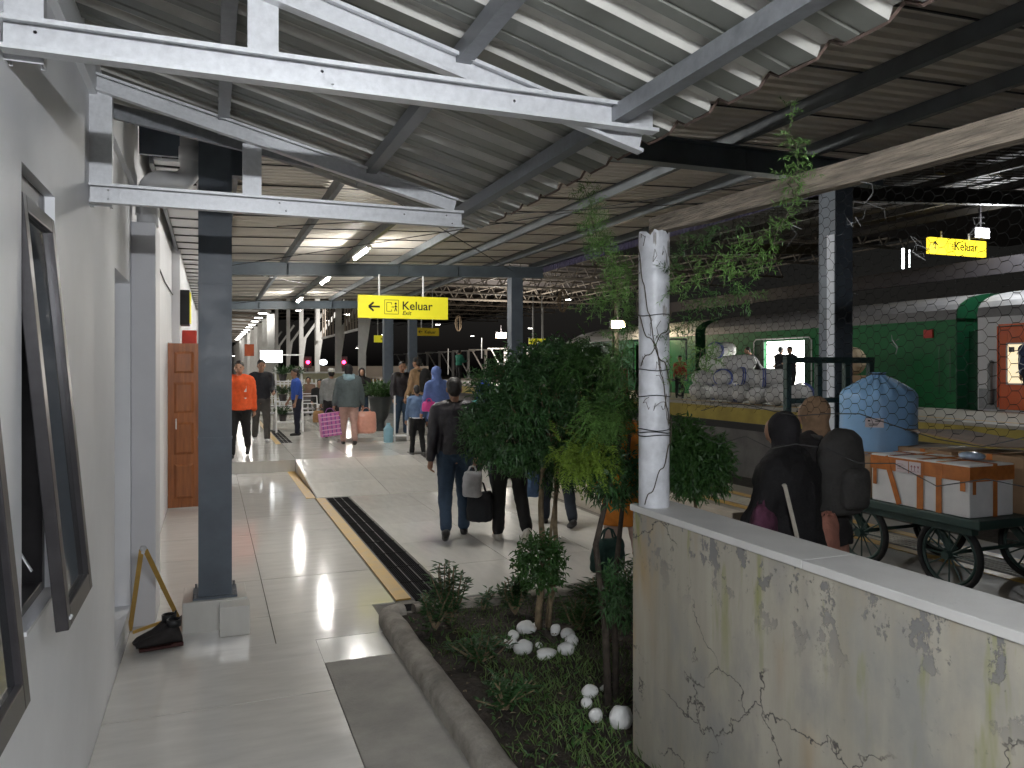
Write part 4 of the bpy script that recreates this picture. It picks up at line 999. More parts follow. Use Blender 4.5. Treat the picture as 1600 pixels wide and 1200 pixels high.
def shrub(c, rad, n, label, m=M_leafd, L_=.055, W_=.022, stems=6, group='leafy shrubs in the garden bed'):
    t = thing('garden_shrub', (c[0], c[1], .03), label, 'shrub', group); c = Vector((c[0], c[1], .03)); st = MB(); it = []
    for i in range(stems):
        a = U(0, 6.28); k = rnd()**.5; tip = c + Vector((math.cos(a)*rad[0]*k, math.sin(a)*rad[1]*k, rad[2]*U(.7, 1.05))); mid = c.lerp(tip, .5) + rdir()*.02
        st.tube([c + rdir()*.02*0, mid, tip], [.006, .005, .003], 5)
        for j in range(n // stems):
            f = U(.25, 1.0); p = c.lerp(mid, f*2) if f < .5 else mid.lerp(tip, f*2-1)
            b = U(0, 6.28); it.append((p + rdir()*.015, Vector((math.cos(b), math.sin(b), U(-.1, .7))), L_*U(.7, 1.25), W_*U(.8, 1.2), Vector((0,0,1))))
    st.build('stems', M_bark, t); leaves('leaves', it, m, t, fold=.12)
    return t
def gp(px, py): v = onz(px, py, .03); return (v.x, v.y)
shrub(gp(700, 975), (.16, .16, .38), 420, 'tallest leafy shrub at the garden corner next to the drain end', stems=12, L_=.06, W_=.024)
shrub(gp(680, 985), (.14, .12, .24), 260, 'low leafy shrub just behind the rounded kerb corner', stems=9)
shrub(gp(755, 955), (.10, .08, .15), 90, 'small sprig of leaves between the corner shrub and the tree', stems=4)
shrub(gp(805, 960), (.15, .12, .26), 380, 'leafy shrub directly left of the round tree trunk', stems=12, L_=.06)
shrub(gp(750, 1035), (.2, .16, .16), 330, 'spreading low plant left of the white stone ring', stems=16, m=M_leafd)
shrub(gp(790, 1110), (.2, .15, .14), 300, 'spreading low plant below the first stone ring', stems=16)
shrub(gp(905, 985), (.14, .2, .20), 330, 'grassy dark plant right of the first stone ring', stems=16, m=M_leafm, L_=.09, W_=.01)
shrub(gp(940, 960), (.2, .2, .24), 420, 'dense dark plant behind the second tree', stems=18, L_=.09, W_=.012)
shrub((2.7, 4.3), (.3, .3, .5), 500, 'tall dark plant behind the concrete wall end', stems=20, L_=.08, W_=.016)
# bush visible right of the post
bb = atd(1085, 725, 4.6); bt = thing('small_bush', (bb.x, bb.y, 0), 'bushy green plant right of the white post behind the concrete wall', 'shrub')
MB().tube([(bb.x, bb.y, 0), (bb.x+.02, bb.y, .6), (bb.x, bb.y, bb.z)], [.02, .016, .008], 7).build('trunk', M_bark, bt)
leaves('crown', sprigs(bb, (.21, .2, .17), 700, 6, .055, .013, shell=.3) + sprigs(bb + Vector((-.12, .02, .13)), (.16, .15, .12), 260, 6, .055, .013, shell=.3), M_leafm, bt)
leaves('dark_leaves', sprigs(bb, (.19, .19, .15), 300, 6, .055, .013, shell=.2), M_leafd, bt)

# grass as ground cover
it = []
for i in range(17000):
    x = U(1.22, 3.6); y = U(1.1, 5.15)
    dn = noise.noise(Vector((x*1.7, y*1.7, 5))) + .45 * (1 if (1.55 < x < 2.3 and y < 4.3) else 0) - .5 * (x < 1.45)
    if dn < U(-.35, .4): continue
    if any((x - a)**2 + (y - b)**2 < .045 for a, b in ((2.03, 4.55), (1.98, 3.2))): continue
    a = U(0, 6.28); it.append((Vector((x, y, .03)), Vector((math.cos(a)*.6, math.sin(a)*.6, U(.5, 1.4))), U(.025, .08), .006, Vector((math.sin(a), 0, .3))))
o = leaves('grass', it, M_grass, kind='stuff'); tag(o, 'thin grass growing over the dark soil of the garden bed', 'grass')
it = []
for i in range(3800):
    x = U(1.25, 3.3); y = U(1.2, 5.1)
    if noise.noise(Vector((x*2.1, y*2.1, 1))) < U(-.1, .35): continue
    a = U(0, 6.28); it.append((Vector((x, y, .035)), Vector((math.cos(a), math.sin(a), U(.1, .9))), U(.03, .06), U(.012, .022), Vector((0,0,1))))
o = leaves('ground_cover_plants', it, M_leafm, kind='stuff'); tag(o, 'small dark leafed plants creeping through the grass', 'ground cover')
dl = []
for i in range(420):
    x = U(1.22, 3.0); y = U(1.0, 5.1); a = U(0, 6.28); dl.append((Vector((x, y, .048)), Vector((math.cos(a), math.sin(a), .1)), U(.012, .04), U(.006, .016), Vector((0,0,1))))
o = leaves('fallen_leaves', dl, mat('dry_leaf', (.24, .19, .12), .8, var=.4), kind='stuff'); tag(o, 'dry fallen leaves and bits scattered on the soil', 'leaves')
def stone(px, py, w_, h_, label, grp, d_=.7):
    c = onz(px, py, .045); s_ = (c - EYEV).dot(Vector((ST, CT, 0))) / F_PX
    mb = MB().ball((0, 0, 0), (w_*s_/2, w_*s_/2*d_, h_*s_/2*1.0), 14, 10)
    sd = Vector((px*.37, py*.21, 0))
    mb.v = [v * (1 + .20*noise.noise(v*22 + sd) + .06*noise.noise(v*60 + sd)) + c + Vector((0, 0, h_*s_*.22)) for v in mb.v]
    o = mb.build('white_stone', M_stone, smooth=True, origin=c); tag(o, label, 'stone', grp)
for (px, py, w_, h_, lb) in ((822, 986, 32, 22, 'back left'), (838, 981, 14, 12, 'small, just left of the trunk'), (802, 997, 20, 18, 'left, between two larger ones'), (797, 1008, 24, 16, 'leftmost of the ring'), (817, 1017, 32, 24, 'front left, large'),
    (842, 1010, 12, 9, 'tiny, inside the ring'), (853, 1026, 34, 18, 'front, wide and flat'), (868, 989, 17, 20, 'just right of the trunk'), (887, 994, 26, 18, 'back right'), (893, 1006, 22, 22, 'right, middle'), (884, 1019, 28, 20, 'front right')):
    stone(px, py, w_, h_, 'white painted stone in the ring round the clipped tree, ' + lb, 'white stones round the clipped tree')
for (px, py, w_, h_, lb) in ((922, 1086, 28, 22, 'back left, rounded'), (917, 1103, 20, 20, 'leftmost, small'), (931, 1124, 24, 26, 'front left, with a dark foot'), (946, 1078, 20, 12, 'back, greyish'), (970, 1131, 42, 40, 'largest, beside the concrete wall')):
    stone(px, py, w_, h_, 'white painted stone in the near ring by the wall, ' + lb, 'white stones by the concrete wall')

# climbing vines on the post and netting
def vine(pts, label, density=26, L_=.035, m=M_fern, spread=.035, W_=.004, stem_r=.0018):
    pts = [Vector(p) for p in pts]; P = []
    for i in range(len(pts) - 1):
        n_ = max(2, int((pts[i+1] - pts[i]).length / .02))
        for j in range(n_): 
            q = pts[i].lerp(pts[i+1], j/n_); P.append(q + Vector((noise.noise(q*9), noise.noise(q*9 + Vector((5,5,5))), noise.noise(q*9 + Vector((9,1,2))))) * .02)
    P.append(pts[-1]); t = thing('climbing_vine', pts[0], label, 'vine', 'feathery vines on the netting fence')
    MB().tube(P, stem_r, 4).build('stem', M_vine, t); it = []
    for q in P:
        if rnd() > density/30: continue
        for s_ in range(3):
            ax = rdir(); cur = q; 
            for j in range(5):
                cur = cur + ax*spread*.28
                for r2 in range(2): it.append((cur, (ax*.6 + rdir()).normalized(), L_*U(.5, 1), W_, Vector((0,0,1))))
    leaves('leaves', it, m, t); return t
def V(*pp, x=FX - .04): return [onx(a, b, x) for a, b in pp]
vine(V((1235, 160), (1240, 185), (1232, 205), (1248, 225), (1245, 245), (1250, 262), (1245, 290), (1250, 300), (1232, 335), (1215, 365), (1205, 400), (1170, 430), (1140, 440)), 'wispy vine rising above the timber rail near the angle post', 24, .022, spread=.03)
vine(V((1262, 270), (1245, 275), (1228, 290), (1240, 310)), 'dense tuft of vine on top of the timber rail', 30, .03, spread=.045)
vine(V((915, 290), (925, 330), (935, 365), (942, 395), (950, 430), (965, 460), (975, 500), (960, 540), (950, 580)), 'feathery vine hanging left of the white post', 22, .04, spread=.06)
vine(V((925, 340), (950, 400), (985, 430), (985, 470), (950, 470), (920, 480)), 'second feathery vine in the clump left of the white post', 30, .04, spread=.06)
vine(V((1045, 460), (1080, 430), (1120, 415), (1160, 400), (1190, 370), (1215, 345)), 'vine crossing the netting right of the white post', 18, .035, spread=.05, m=M_fern)
vine(V((1040, 520), (1085, 500), (1110, 470), (1150, 460), (1175, 475)), 'vine hanging in the netting below the crossing vine', 24, .03, spread=.05, m=M_leafm)
vine(V((1040, 560), (1060, 590), (1085, 575), (1095, 545), (1120, 560)), 'sparse vine low in the netting in front of the sacks', 20, .028, spread=.045, m=M_fern)
vine(V((1045, 420), (1075, 390), (1110, 370), (1150, 365)), 'faint vine just below the timber rail', 20, .03, spread=.05, m=M_leafm)
vine(V((985, 500), (975, 560), (968, 610), (950, 640), (935, 690)), 'vine trailing down from the post into the slender tree', 28, .04, spread=.06, m=M_leafm)
R0 = PXc; 
def wrap(z0, z1, turns, a0, label):
    pts = [Vector((PXc + .074*math.cos(a0 + turns*6.283*i/40), PYc + .074*math.sin(a0 + turns*6.283*i/40), z0 + (z1-z0)*i/40 + .015*math.sin(i*.9))) for i in range(41)]
    o = MB().tube(pts, .0024, 5).build('bare_tendril', M_vine); tag(o, label, 'vine', 'bare tendrils round the white post')
wrap(1.15, 1.75, .62, 3.6, 'bare dark tendril curling up the lower part of the white post')
wrap(1.62, 2.2, -.75, 5.9, 'bare dark tendril crossing the middle of the white post')
wrap(1.75, 2.3, .9, 3.3, 'bare dark tendril near the broken top of the white post')
wrap(1.5, 2.28, -.35, 5.2, 'long bare tendril running almost straight up the white post')
mb = MB()
for k in range(14):
    p = onx(U(1000, 1040), U(380, 640), FX - .1); pts = [p]
    for i in range(5): pts.append(pts[-1] + Vector((U(-.01, .01), U(-.03, .03), U(-.04, .04))))
    mb.tube(pts, .0013, 4)
o = mb.build('twigs', M_vine, kind='stuff'); tag(o, 'fine dry twigs tangled over the white post', 'twigs')

# ------------------------------------------------------------------ boots and yellow frame by the recess
ap = Vector((-.385, 5.18, .63))
yf = thing('yellow_frame', (ap.x, ap.y, 0), 'yellow painted folding metal A frame leaning by the wall recess', 'frame')
l1 = onz(203, 985, .01); l2 = onz(279, 967, .01)
MB().bar(l1, ap + Vector((-.01, 0, 0)), .028, .012, up=(0, 1, 0)).build('leg', M_yel, yf, bevel=.002); MB().bar(l2, ap + Vector((.012, -.014, 0)), .028, .012, up=(0, 1, 0)).build('leg', M_yel, yf, bevel=.002)
MB().tube([ap + Vector((0, -.03, -.01)), ap + Vector((0, .02, -.01))], .011, 8).ball(ap + Vector((0, -.01, .01)), .02, 8, 6).build('hinge', M_steel, yf)
MB().bar(onz(208, 988, .03), onz(272, 965, .02), .01, .02).build('cross_strip', M_yel, yf)
def boot(c, rz, label):
    t = thing('ankle_boot', c, label, 'boot', 'pair of black ankle boots')
    t.rotation_euler = (0, 0, rz); mb = MB()
    rings = [(-.125, .030, .03, .05), (-.11, .04, .045, .10), (-.075, .042, .06, .16), (-.03, .042, .05, .12), (.02, .044, .04, .085), (.07, .045, .036, .068), (.11, .036, .03, .055), (.135, .018, .025, .035)]
    n = 12; vs = []
    for (x, hw, zc_, zt_) in rings:
        for j in range(n):
            a = 2*math.pi*j/n; vs.append((x, hw*math.cos(a), .014 + (zt_ - .014) * (.5 + .5*math.sin(a))))
    fs = [(i*n+j, i*n+(j+1)%n, (i+1)*n+(j+1)%n, (i+1)*n+j) for i in range(len(rings)-1) for j in range(n)] + [tuple(range(n))[::-1], tuple(range((len(rings)-1)*n, len(rings)*n))]
    def local(mb, name, m, smooth=True):
        me = bpy.data.meshes.new(name); me.from_pydata(mb.v, [], mb.f); me.materials.append(m)
        if smooth: me.polygons.foreach_set('use_smooth', [True]*len(me.polygons))
        o = bpy.data.objects.new(name, me); col.objects.link(o); o.parent = t; return o
    local(mb.add(vs, fs), 'upper', mat('black_suede', (.022, .018, .018), .8, var=.3, scale=30))
    local(MB().box((-.128, -.042, 0), (-.06, .042, .022)).box((-.06, -.043, 0), (.12, .043, .014)), 'sole', mat('boot_sole', (.05, .012, .01), .7), False)
    local(MB().tube([(-.09, 0, .15), (-.12, 0, .175), (-.115, 0, .13)], .006, 5), 'pull_tab', M_black)
    local(MB().lathe((-.078, 0, .12), [(.043, 0), (.045, .04), (.038, .042), (.034, .01)], 14), 'cuff', M_black)
p = onz(245, 1012, .012); boot(Vector((p.x+.02, p.y, .013)), R(188), 'black ankle boot nearer the camera on the tiles by the yellow frame')
boot(Vector((p.x-.01, p.y + .1, .013)), R(200), 'black ankle boot behind its pair at the wall recess')

# ------------------------------------------------------------------ baggage cart, its load
KX0, KX1, KY0, KY1, KZ = 5.28, 6.42, 4.02, 6.12, .60
ct = thing('baggage_cart', (5.85, 5, 0), 'dark green flat baggage cart on four spoked wheels beside the platform', 'cart')
MB().box((KX0, KY0, KZ - .07), (KX1, KY1, KZ)).build('deck', M_cartg, ct, bevel=.008)
MB().box((KX0 + .05, KY0 + .1, KZ - .13), (KX0 + .12, KY1 - .1, KZ - .072)).box((KX1 - .12, KY0 + .1, KZ - .13), (KX1 - .05, KY1 - .1, KZ - .072)).build('chassis_rail', M_cartg, ct)
def wheel(c, r_, par, name='wheel', m=M_rubber, ns=12):
    c = Vector(c); pts = [c + Vector((0, r_*.93*math.cos(t*math.pi/16), r_*.93*math.sin(t*math.pi/16))) for t in range(33)]
    wo = MB().tube(pts, r_*.085, 8, cap=False).build('wheel', m, par, smooth=True)
    pts = [c + Vector((0, r_*.80*math.cos(t*math.pi/16), r_*.80*math.sin(t*math.pi/16))) for t in range(33)]
    MB().tube(pts, r_*.05, 6, cap=False).build('rim', M_cartg, wo, smooth=True)
    sp = MB()
    for i in range(ns): a = 2*math.pi*i/ns; sp.tube([c, c + Vector((0, r_*.8*math.cos(a), r_*.8*math.sin(a)))], .007, 5)
    sp.build('spokes', M_cartg, wo); MB().tube([c - Vector((.05, 0, 0)), c + Vector((.05, 0, 0))], .035, 10).build('hub', M_cartg, wo)
for (x, y) in ((KX0 + .1, KY0 + .33), (KX1 - .1, KY0 + .33), (KX0 + .1, KY0 + 1.2), (KX1 - .1, KY0 + 1.2)):
    wheel((x, y, .285 - .012), .285, ct)
    MB().bar((x + (.06 if x < 5.8 else -.06), y, .3), (x + (.06 if x < 5.8 else -.06), y + .22, KZ - .1), .03, .06).build('fork_stay', M_cartg, ct)
for y in (KY0 + .33, KY0 + 1.2): MB().tube([(KX0 + .1, y, .285), (KX1 - .1, y, .285)], .016, 8).build('axle', M_cartg, ct)
for i, x in enumerate((KX0 + .03, KX0 + .42, KX0 + .78, KX1 - .03)):
    MB().box((x - .03, KY1 - .06, KZ), (x + .03, KY1 - .01, 1.78)).build('rack_post', M_cartg, ct)
MB().box((KX0, KY1 - .065, 1.781), (KX1, KY1 - .005, 1.84)).build('rack_top_bar', M_cartg, ct); MB().box((KX0 + .06, KY1 - .055, 1.38), (KX1 - .06, KY1 - .015, 1.43)).build('rack_cross_bar', M_cartg, ct)

# blue gathered bag
bc = atd(1372, 700, 7.35); bcx, bcy = bc.x, bc.y
bl_ = thing('blue_sack', (bcx, bcy, KZ), 'tall round light blue plastic sack gathered at the top on the baggage cart', 'sack')
n = 96; prof = [(.31, .0), (.328, .03), (.337, .15), (.333, .3), (.34, .45), (.336, .6), (.341, .74), (.34, .79), (.33, .815), (.30, .85), (.22, .895), (.14, .94), (.07, .97), (.05, .985), (.07, 1.0)]
vs = []
for r_, z in prof:
    for j in range(n):
        a = 2*math.pi*j/n; k = max(0, (z - .76) / .24); rr = r_ * (1 + (.10*k) * math.sin(a*15) + .03*noise.noise(Vector((math.cos(a)*2, math.sin(a)*2, z*3))) + .008*noise.noise(Vector((math.cos(a)*7, math.sin(a)*7, z*9))))
        vs.append((bcx + rr*math.cos(a), bcy + rr*math.sin(a), KZ + z * 1.09))
k = len(prof); fs = [(i*n+j, i*n+(j+1)%n, (i+1)*n+(j+1)%n, (i+1)*n+j) for i in range(k-1) for j in range(n)] + [tuple(range(n))[::-1], tuple(range((k-1)*n, k*n))]
MB().add(vs, fs).build('sack_body', M_bagblue, bl_, smooth=True)
MB().tube([(bcx + .062*math.cos(t*.6), bcy + .062*math.sin(t*.6), KZ + 1.075) for t in range(12)], .008, 5).build('tie_cord', M_black, bl_)
def facing_panel(p, w_, h_, m, name, par, lift=.003):
    p = Vector(p); d = Vector((EYEV.x - bcx, EYEV.y - bcy, 0)).normalized(); s_ = Vector((-d.y, d.x, 0)); u_ = Vector((0,0,1))
    a = [p + s_*x*w_/2 + u_*z*h_/2 for x, z in ((-1,-1),(1,-1),(1,1),(-1,1))]; b = [q + d*lift for q in a]
    return MB().add(a + b, [(0,3,2,1),(4,5,6,7),(0,1,5,4),(1,2,6,5),(2,3,7,6),(3,0,4,7)]).build(name, m, par)
dcam = Vector((-bcx, -bcy, 0)).normalized(); sside = Vector((-dcam.y, dcam.x, 0))
lab = Vector((bcx, bcy, 0)) + dcam*.353 + sside*(-.03) + Vector((0, 0, 1.23))
facing_panel(lab, .155, .085, M_label, 'shipping_label', bl_)
for (dx, dz, w_, h_) in ((-.03, .015, .05, .008), (.01, -.012, .08, .006), (.045, .018, .02, .015), (.01, -.026, .07, .005)): facing_panel(lab + dcam*.0032 + sside*(-dx) + Vector((0,0,dz)), w_, h_, M_ink, 'label_print', bl_, .001)

def carton(x0, x1, y0, y1, z0, z1, m, label, cat='box', name='parcel_box', flaps=True):
    t = thing(name, ((x0+x1)/2, (y0+y1)/2, z0), label, cat)
    MB().box((x0, y0, z0), (x1, y1, z1)).build('carton', m, t, bevel=.006)
    MB().box((x0-.001, (y0+y1)/2-.025, z0+.1), (x1+.001, (y0+y1)/2+.025, z1+.0015)).build('tape', M_tape, t)
    return t
# white foam box with orange tape: sits on the near end of the deck
fx0, fx1, fy0, fy1, fz0, fz1 = KX0 + .03, KX0 + .50, KY0 + .10, KY0 + 1.02, KZ + .002, KZ + .40
fb = thing('foam_box', ((fx0+fx1)/2, (fy0+fy1)/2, fz0), 'white foam box bound with orange parcel tape on the near end of the cart', 'box')
MB().box((fx0, fy0, fz0), (fx1, fy1, fz1 - .09)).build('box_body', M_foam, fb, bevel=.008)
MB().box((fx0 - .004, fy0 - .004, fz1 - .088), (fx1 + .004, fy1 + .004, fz1)).build('lid', M_foam, fb, bevel=.008)
def tape(a, b): MB().box(a, b).build('tape_band', M_tape, fb)
e = .0075
tape((fx0 - e, fy0 - e, fz1 - .125), (fx0 - .0045, fy1 + e, fz1 - .012)); tape((fx0 - .0045, fy0 - e, fz1 - .125), (fx1 + .004, fy0 - .0045, fz1 - .012))
for i, (yy, w_) in enumerate(((fy0 + .235, .05), (fy0 + .40, .06), (fy0 + .68, .05))):
    if i == 2:
        MB().bar((fx0 - .0085, yy - .05, fz0 + .005), (fx0 - .0085, yy + .09, fz1 - .01), .05, .004, up=(1, 0, 0)).build('tape_band', M_tape, fb)
    else: tape((fx0 - .009, yy, fz0), (fx0 - .0046 - .001*i, yy + w_, fz1 - .01))
    tape((fx0 - .009, yy, fz1 + .0005), (fx1 + .006, yy + w_, fz1 + .004))
tape((fx0 + .24, fy0 - .009, fz0), (fx0 + .285, fy0 - .005, fz1 + .003)); tape((fx0 + .24, fy0 - .009, fz1 + .0045), (fx0 + .285, fy1, fz1 + .007))
tape((fx0 + .02, fy0 - .009, fz1 - .22), (fx0 + .055, fy0 - .0082, fz1 - .1)); tape((fx0 - .009, fy0 + .03, fz1 - .2), (fx0 - .0082, fy0 + .075, fz1 - .1)); tape((fx0 - .009, fy1 - .06, fz0+.14), (fx0 - .0082, fy1 - .02, fz1 - .1))
for (a_, b_) in ((.42, .53), (.54, .66)):
    MB().box((fx0 - .0125, fy0 + a_, fz1 - .125), (fx0 - .0095, fy0 + b_, fz1 - .028)).build('paper_label', M_label, fb)
pr = MB(); xx = fx0 - .0130; z0_ = fz1 - .078
for k in range(2):
    yy = fy0 + .506 - k*.03; pr.bar((xx, yy, z0_ - .022), (xx, yy, z0_ + .02), .004, .002, up=(1,0,0)).bar((xx, yy - .008, z0_ + .008), (xx, yy, z0_ + .021), .004, .002, up=(1,0,0)).bar((xx, yy + .008, z0_ + .008), (xx, yy, z0_ + .021), .004, .002, up=(1,0,0))
pr.bar((xx, fy0 + .518, z0_ - .028), (xx, fy0 + .462, z0_ - .028), .003, .002, up=(1,0,0))
pr.add([(xx, fy0+.455, z0_+.02), (xx, fy0+.432, z0_+.02), (xx, fy0+.4435, z0_-.006)], [(0,1,2)]).bar((xx, fy0+.4435, z0_-.006), (xx, fy0+.4435, z0_-.024), .003, .002, up=(1,0,0)).bar((xx, fy0+.452, z0_-.025), (xx, fy0+.435, z0_-.025), .003, .002, up=(1,0,0))
for k in range(4): pr.bar((xx, fy0 + .645, z0_ + .02 - k*.013), (xx, fy0 + .645 - (.08 if k % 2 else .06), z0_ + .02 - k*.013), .003, .002, up=(1,0,0))
pr.build('label_print', mat('label_print_red', (.25, .05, .06), .6), fb)
carton(KX0 + .06, KX0 + .45, fy1 + .05, fy1 + .42, KZ + .002, KZ + .36, M_card, 'small cardboard box with a pale label between the foam box and the blue sack')
carton(KX0 + .56, KX1 - .02, KY0 + .06, KY0 + .62, KZ + .002, KZ + .44, M_card, 'tall cardboard box right of the foam box at the picture edge')
carton(KX0 + .56, KX1 - .04, KY0 + .68, KY0 + 1.25, KZ + .002, KZ + .42, M_card, 'brown cardboard box behind the foam box')
fl = MB(); fl.add([(KX0+.52, KY0+.3, KZ+.50), (KX1+.05, KY0+.1, KZ+.47), (KX1+.1, KY0+1.1, KZ+.55), (KX0+.6, KY0+1.2, KZ+.57), (KX0+.52, KY0+.3, KZ+.51), (KX1+.05, KY0+.1, KZ+.48), (KX1+.1, KY0+1.1, KZ+.56), (KX0+.6, KY0+1.2, KZ+.58)], [(0,3,2,1),(4,5,6,7),(0,1,5,4),(1,2,6,5),(2,3,7,6),(3,0,4,7)])
o = fl.build('cardboard_sheet', M_carddk); tag(o, 'flattened dark cardboard sheet lying over the boxes', 'cardboard')
MB().ball((KX0+.40, KY0+.4, KZ+.425), (.07, .09, .03), 10, 6)
o = MB().ball((KX0+.36, KY0+.34, KZ+.435), (.09, .10, .035), 12, 8).build('plastic_wrap', mat('blue_white_wrap', (.35,.45,.6), .2, var=.3, scale=20), smooth=True); tag(o, 'crumpled blue and white plastic wrap on the foam box lid', 'wrap')

# ------------------------------------------------------------------ sacks on the far platform
def sack(p, L_, r_, rz, label, tilt=0, band=True):
    t = thing('woven_sack', p, label, 'sack', 'white woven sacks piled on the far platform'); t.rotation_euler = (0, tilt, rz)
    n = 16; prof = [(-.5, .12), (-.47, .5), (-.4, .85), (-.2, 1.02), (0, 1.0), (.2, 1.02), (.38, .9), (.46, .55), (.5, .1)]; vs = []
    sd = Vector(p)
    for (x, s_) in prof:
        for j in range(n):
            a = 2*math.pi*j/n; rr = r_*s_*(1 + .12*noise.noise(Vector((x*3, math.cos(a)*1.5, math.sin(a)*1.5)) + sd)); vs.append((x*L_, rr*math.cos(a)*1.1, r_ + rr*math.sin(a)*.92))
    k = len(prof); fs = [(i*n+j, i*n+(j+1)%n, (i+1)*n+(j+1)%n, (i+1)*n+j) for i in range(k-1) for j in range(n)] + [tuple(range(n))[::-1], tuple(range((k-1)*n, k*n))]
    def loc(mb, name, m, sm=True):
        me = bpy.data.meshes.new(name); me.from_pydata(mb.v, [], mb.f); me.materials.append(m); me.polygons.foreach_set('use_smooth', [sm]*len(me.polygons)); o = bpy.data.objects.new(name, me); col.objects.link(o); o.parent = t; return o
    loc(MB().add(vs, fs), 'sack_body', M_sack)
    if band:
        for x in (-.30, -.24): loc(MB().tube([(x*L_, r_*1.075*1.1*math.cos(a*math.pi/10), r_ + r_*1.075*.92*math.sin(a*math.pi/10)) for a in range(21)], .016, 5, cap=False), 'blue_band', M_sackb)
SB = 14.0
rows = [(1, [(1098, 632), (1135, 633), (1160, 634), (1192, 634), (1218, 634), (1246, 632)]), (2, [(1105, 612), (1138, 612), (1172, 611), (1208, 610)]), (3, [(1115, 590), (1155, 588)]), (4, [(1128, 572)])]
nm = {1: 'bottom row', 2: 'second row', 3: 'third row', 4: 'top of the pile'}
for r__, L in rows:
    for i, (px, py) in enumerate(L):
        X = 13.3 + .25 * (r__ - 1) + U(-.05, .05); q = onx(px, 632, X); 
        sack(Vector((X, q.y, P2Z + (r__ - 1) * .40)), U(.85, 1.0), U(.24, .28), U(-.9, .9) + (math.pi if r__ % 2 else .25), 'white woven sack in the %s, number %s from the left' % (nm[r__] + (' of the pile' if r__ < 4 else ''), ['one', 'two', 'three', 'four', 'five', 'six'][i]), U(-.12, .12), band=rnd() < .7)
# luggage trolley silhouettes on the far platform
for (px, X, lb) in ((905, 13.5, 'dark luggage trolley with a tall frame above the round tree'), (1030, 13.6, 'dark trolley behind the white post on the far platform')):
    q = onx(px, 620, X); t = thing('luggage_trolley', (X, q.y, P2Z), lb, 'cart')
    MB().box((X-.5, q.y-.9, P2Z+.5), (X+.5, q.y+.9, P2Z+.57)).build('deck', M_cartg, t)
    for sx in (-.47, .43):
        for sy in (-.88, .84): MB().box((X+sx, q.y+sy, P2Z+.571), (X+sx+.04, q.y+sy+.04, P2Z+1.8)).build('rack_post', M_cartg, t)
    for sy in (-.88, .84): MB().box((X-.47, q.y+sy, P2Z+1.801), (X+.47, q.y+sy+.04, P2Z+1.86)).build('rack_bar', M_cartg, t)
    for sx in (-.4, .4):
        for sy in (-.6, .6): wheel((X+sx, q.y+sy, P2Z+.25), .25, t, ns=8)
q = onx(1345, 600, 14.6); o = carton(14.3, 15.0, q.y, q.y+.8, P2Z, P2Z+.75, M_card, 'stack of cardboard on the far platform behind the angle post')
o = MB().ball((14.7, q.y+.35, P2Z+1.1), (.28, .35, .35), 12, 8).build('tan_bundle', mat('tan_bundle', (.45,.36,.24), .8, var=.3)); tag(o, 'tan cloth bundle resting on top of the cardboard', 'bundle')
q = onx(955, 612, 13.2); o = MB().box((12.9, q.y, P2Z), (13.9, q.y+1.6, P2Z+.9)).build('parcel_stack', mat('reddish_parcel', (.28,.10,.07), .7, var=.3, scale=3), bevel=.05); tag(o, 'reddish brown covered parcel behind the slender tree', 'parcel')
q = onx(780, 600, 24.6); t = thing('distant_cart', (24.6, q.y, .3), 'small reddish barrow on the distant platform', 'cart'); MB().box((24.4, q.y-1.2, .8), (25.3, q.y+1.2, 1.9)).build('load', MATS['reddish_parcel'], t, bevel=.1); wheel((24.5, q.y-.8, .6), .35, t, ns=8); wheel((24.5, q.y+.8, .6), .35, t, ns=8)

# ------------------------------------------------------------------ concourse furniture
fz = .19
q = onz(470, 664, fz)
fe = thing('picket_fence', (4, 26.4, fz), 'pale picket railing crossing the far end of the walkway', 'fence')
MB().box((1.3, 26.4, fz + .95), (6.9, 26.44, fz + 1.0)).build('rail', M_wstruct, fe); MB().box((1.3, 26.4, fz + .15), (6.9, 26.44, fz + .2)).build('rail', M_wstruct, fe)
for i in range(44): MB().box((1.33 + i*.128, 26.345, fz + .05), (1.37 + i*.128, 26.395, fz + 1.12)).build('picket', M_wstruct, fe)
pw = thing('panel_wall', (2.5, 28.3, fz), 'low greenish tan panel wall behind the seats', 'wall'); MB().box((1.5, 28.3, fz), (4.6, 28.4, fz + 1.3)).build('wall_panel', mat('tan_green_panel', (.38,.36,.24), .6, var=.1), pw); MB().box((1.45, 28.27, fz+1.301), (4.65, 28.43, fz+1.36)).build('top_rail', M_wstruct, pw)
def bench(x, y, label, rz=0):
    t = thing('steel_bench', (x, y, fz), label, 'bench', 'white steel waiting benches')
    for sx in (-.7, .7):
        MB().tube([(x+sx, y-.25, fz+.0), (x+sx, y-.05, fz+.4), (x+sx, y+.25, fz)], .022, 6).tube([(x+sx, y-.3, fz+.62), (x+sx, y+.05, fz+.62), (x+sx, y+.0, fz+.4)], .018, 6).build('leg_frame', M_white, t)
    for k in range(3): 
        xs_ = x - .72 + k*.49; MB().box((xs_, y-.25, fz+.42), (xs_+.45, y+.18, fz+.45)).build('seat', mat('bench_seat_grey', (.35,.35,.36), .4), t, bevel=.01); MB().tube([(xs_+.02, y+.2, fz+.46), (xs_+.02, y+.32, fz+.82), (xs_+.43, y+.32, fz+.82), (xs_+.43, y+.2, fz+.46)], .014, 6).tube([(xs_+.02, y+.26, fz+.64), (xs_+.43, y+.26, fz+.64)], .010, 5).build('backrest', M_white, t)
bench(1.75, 19.2, 'white steel bench directly behind the blue shirted guard'); bench(2.8, 20.9, 'white steel bench farther back beside the planter'); bench(1.7, 22.6, 'farthest white steel bench by the picket railing')
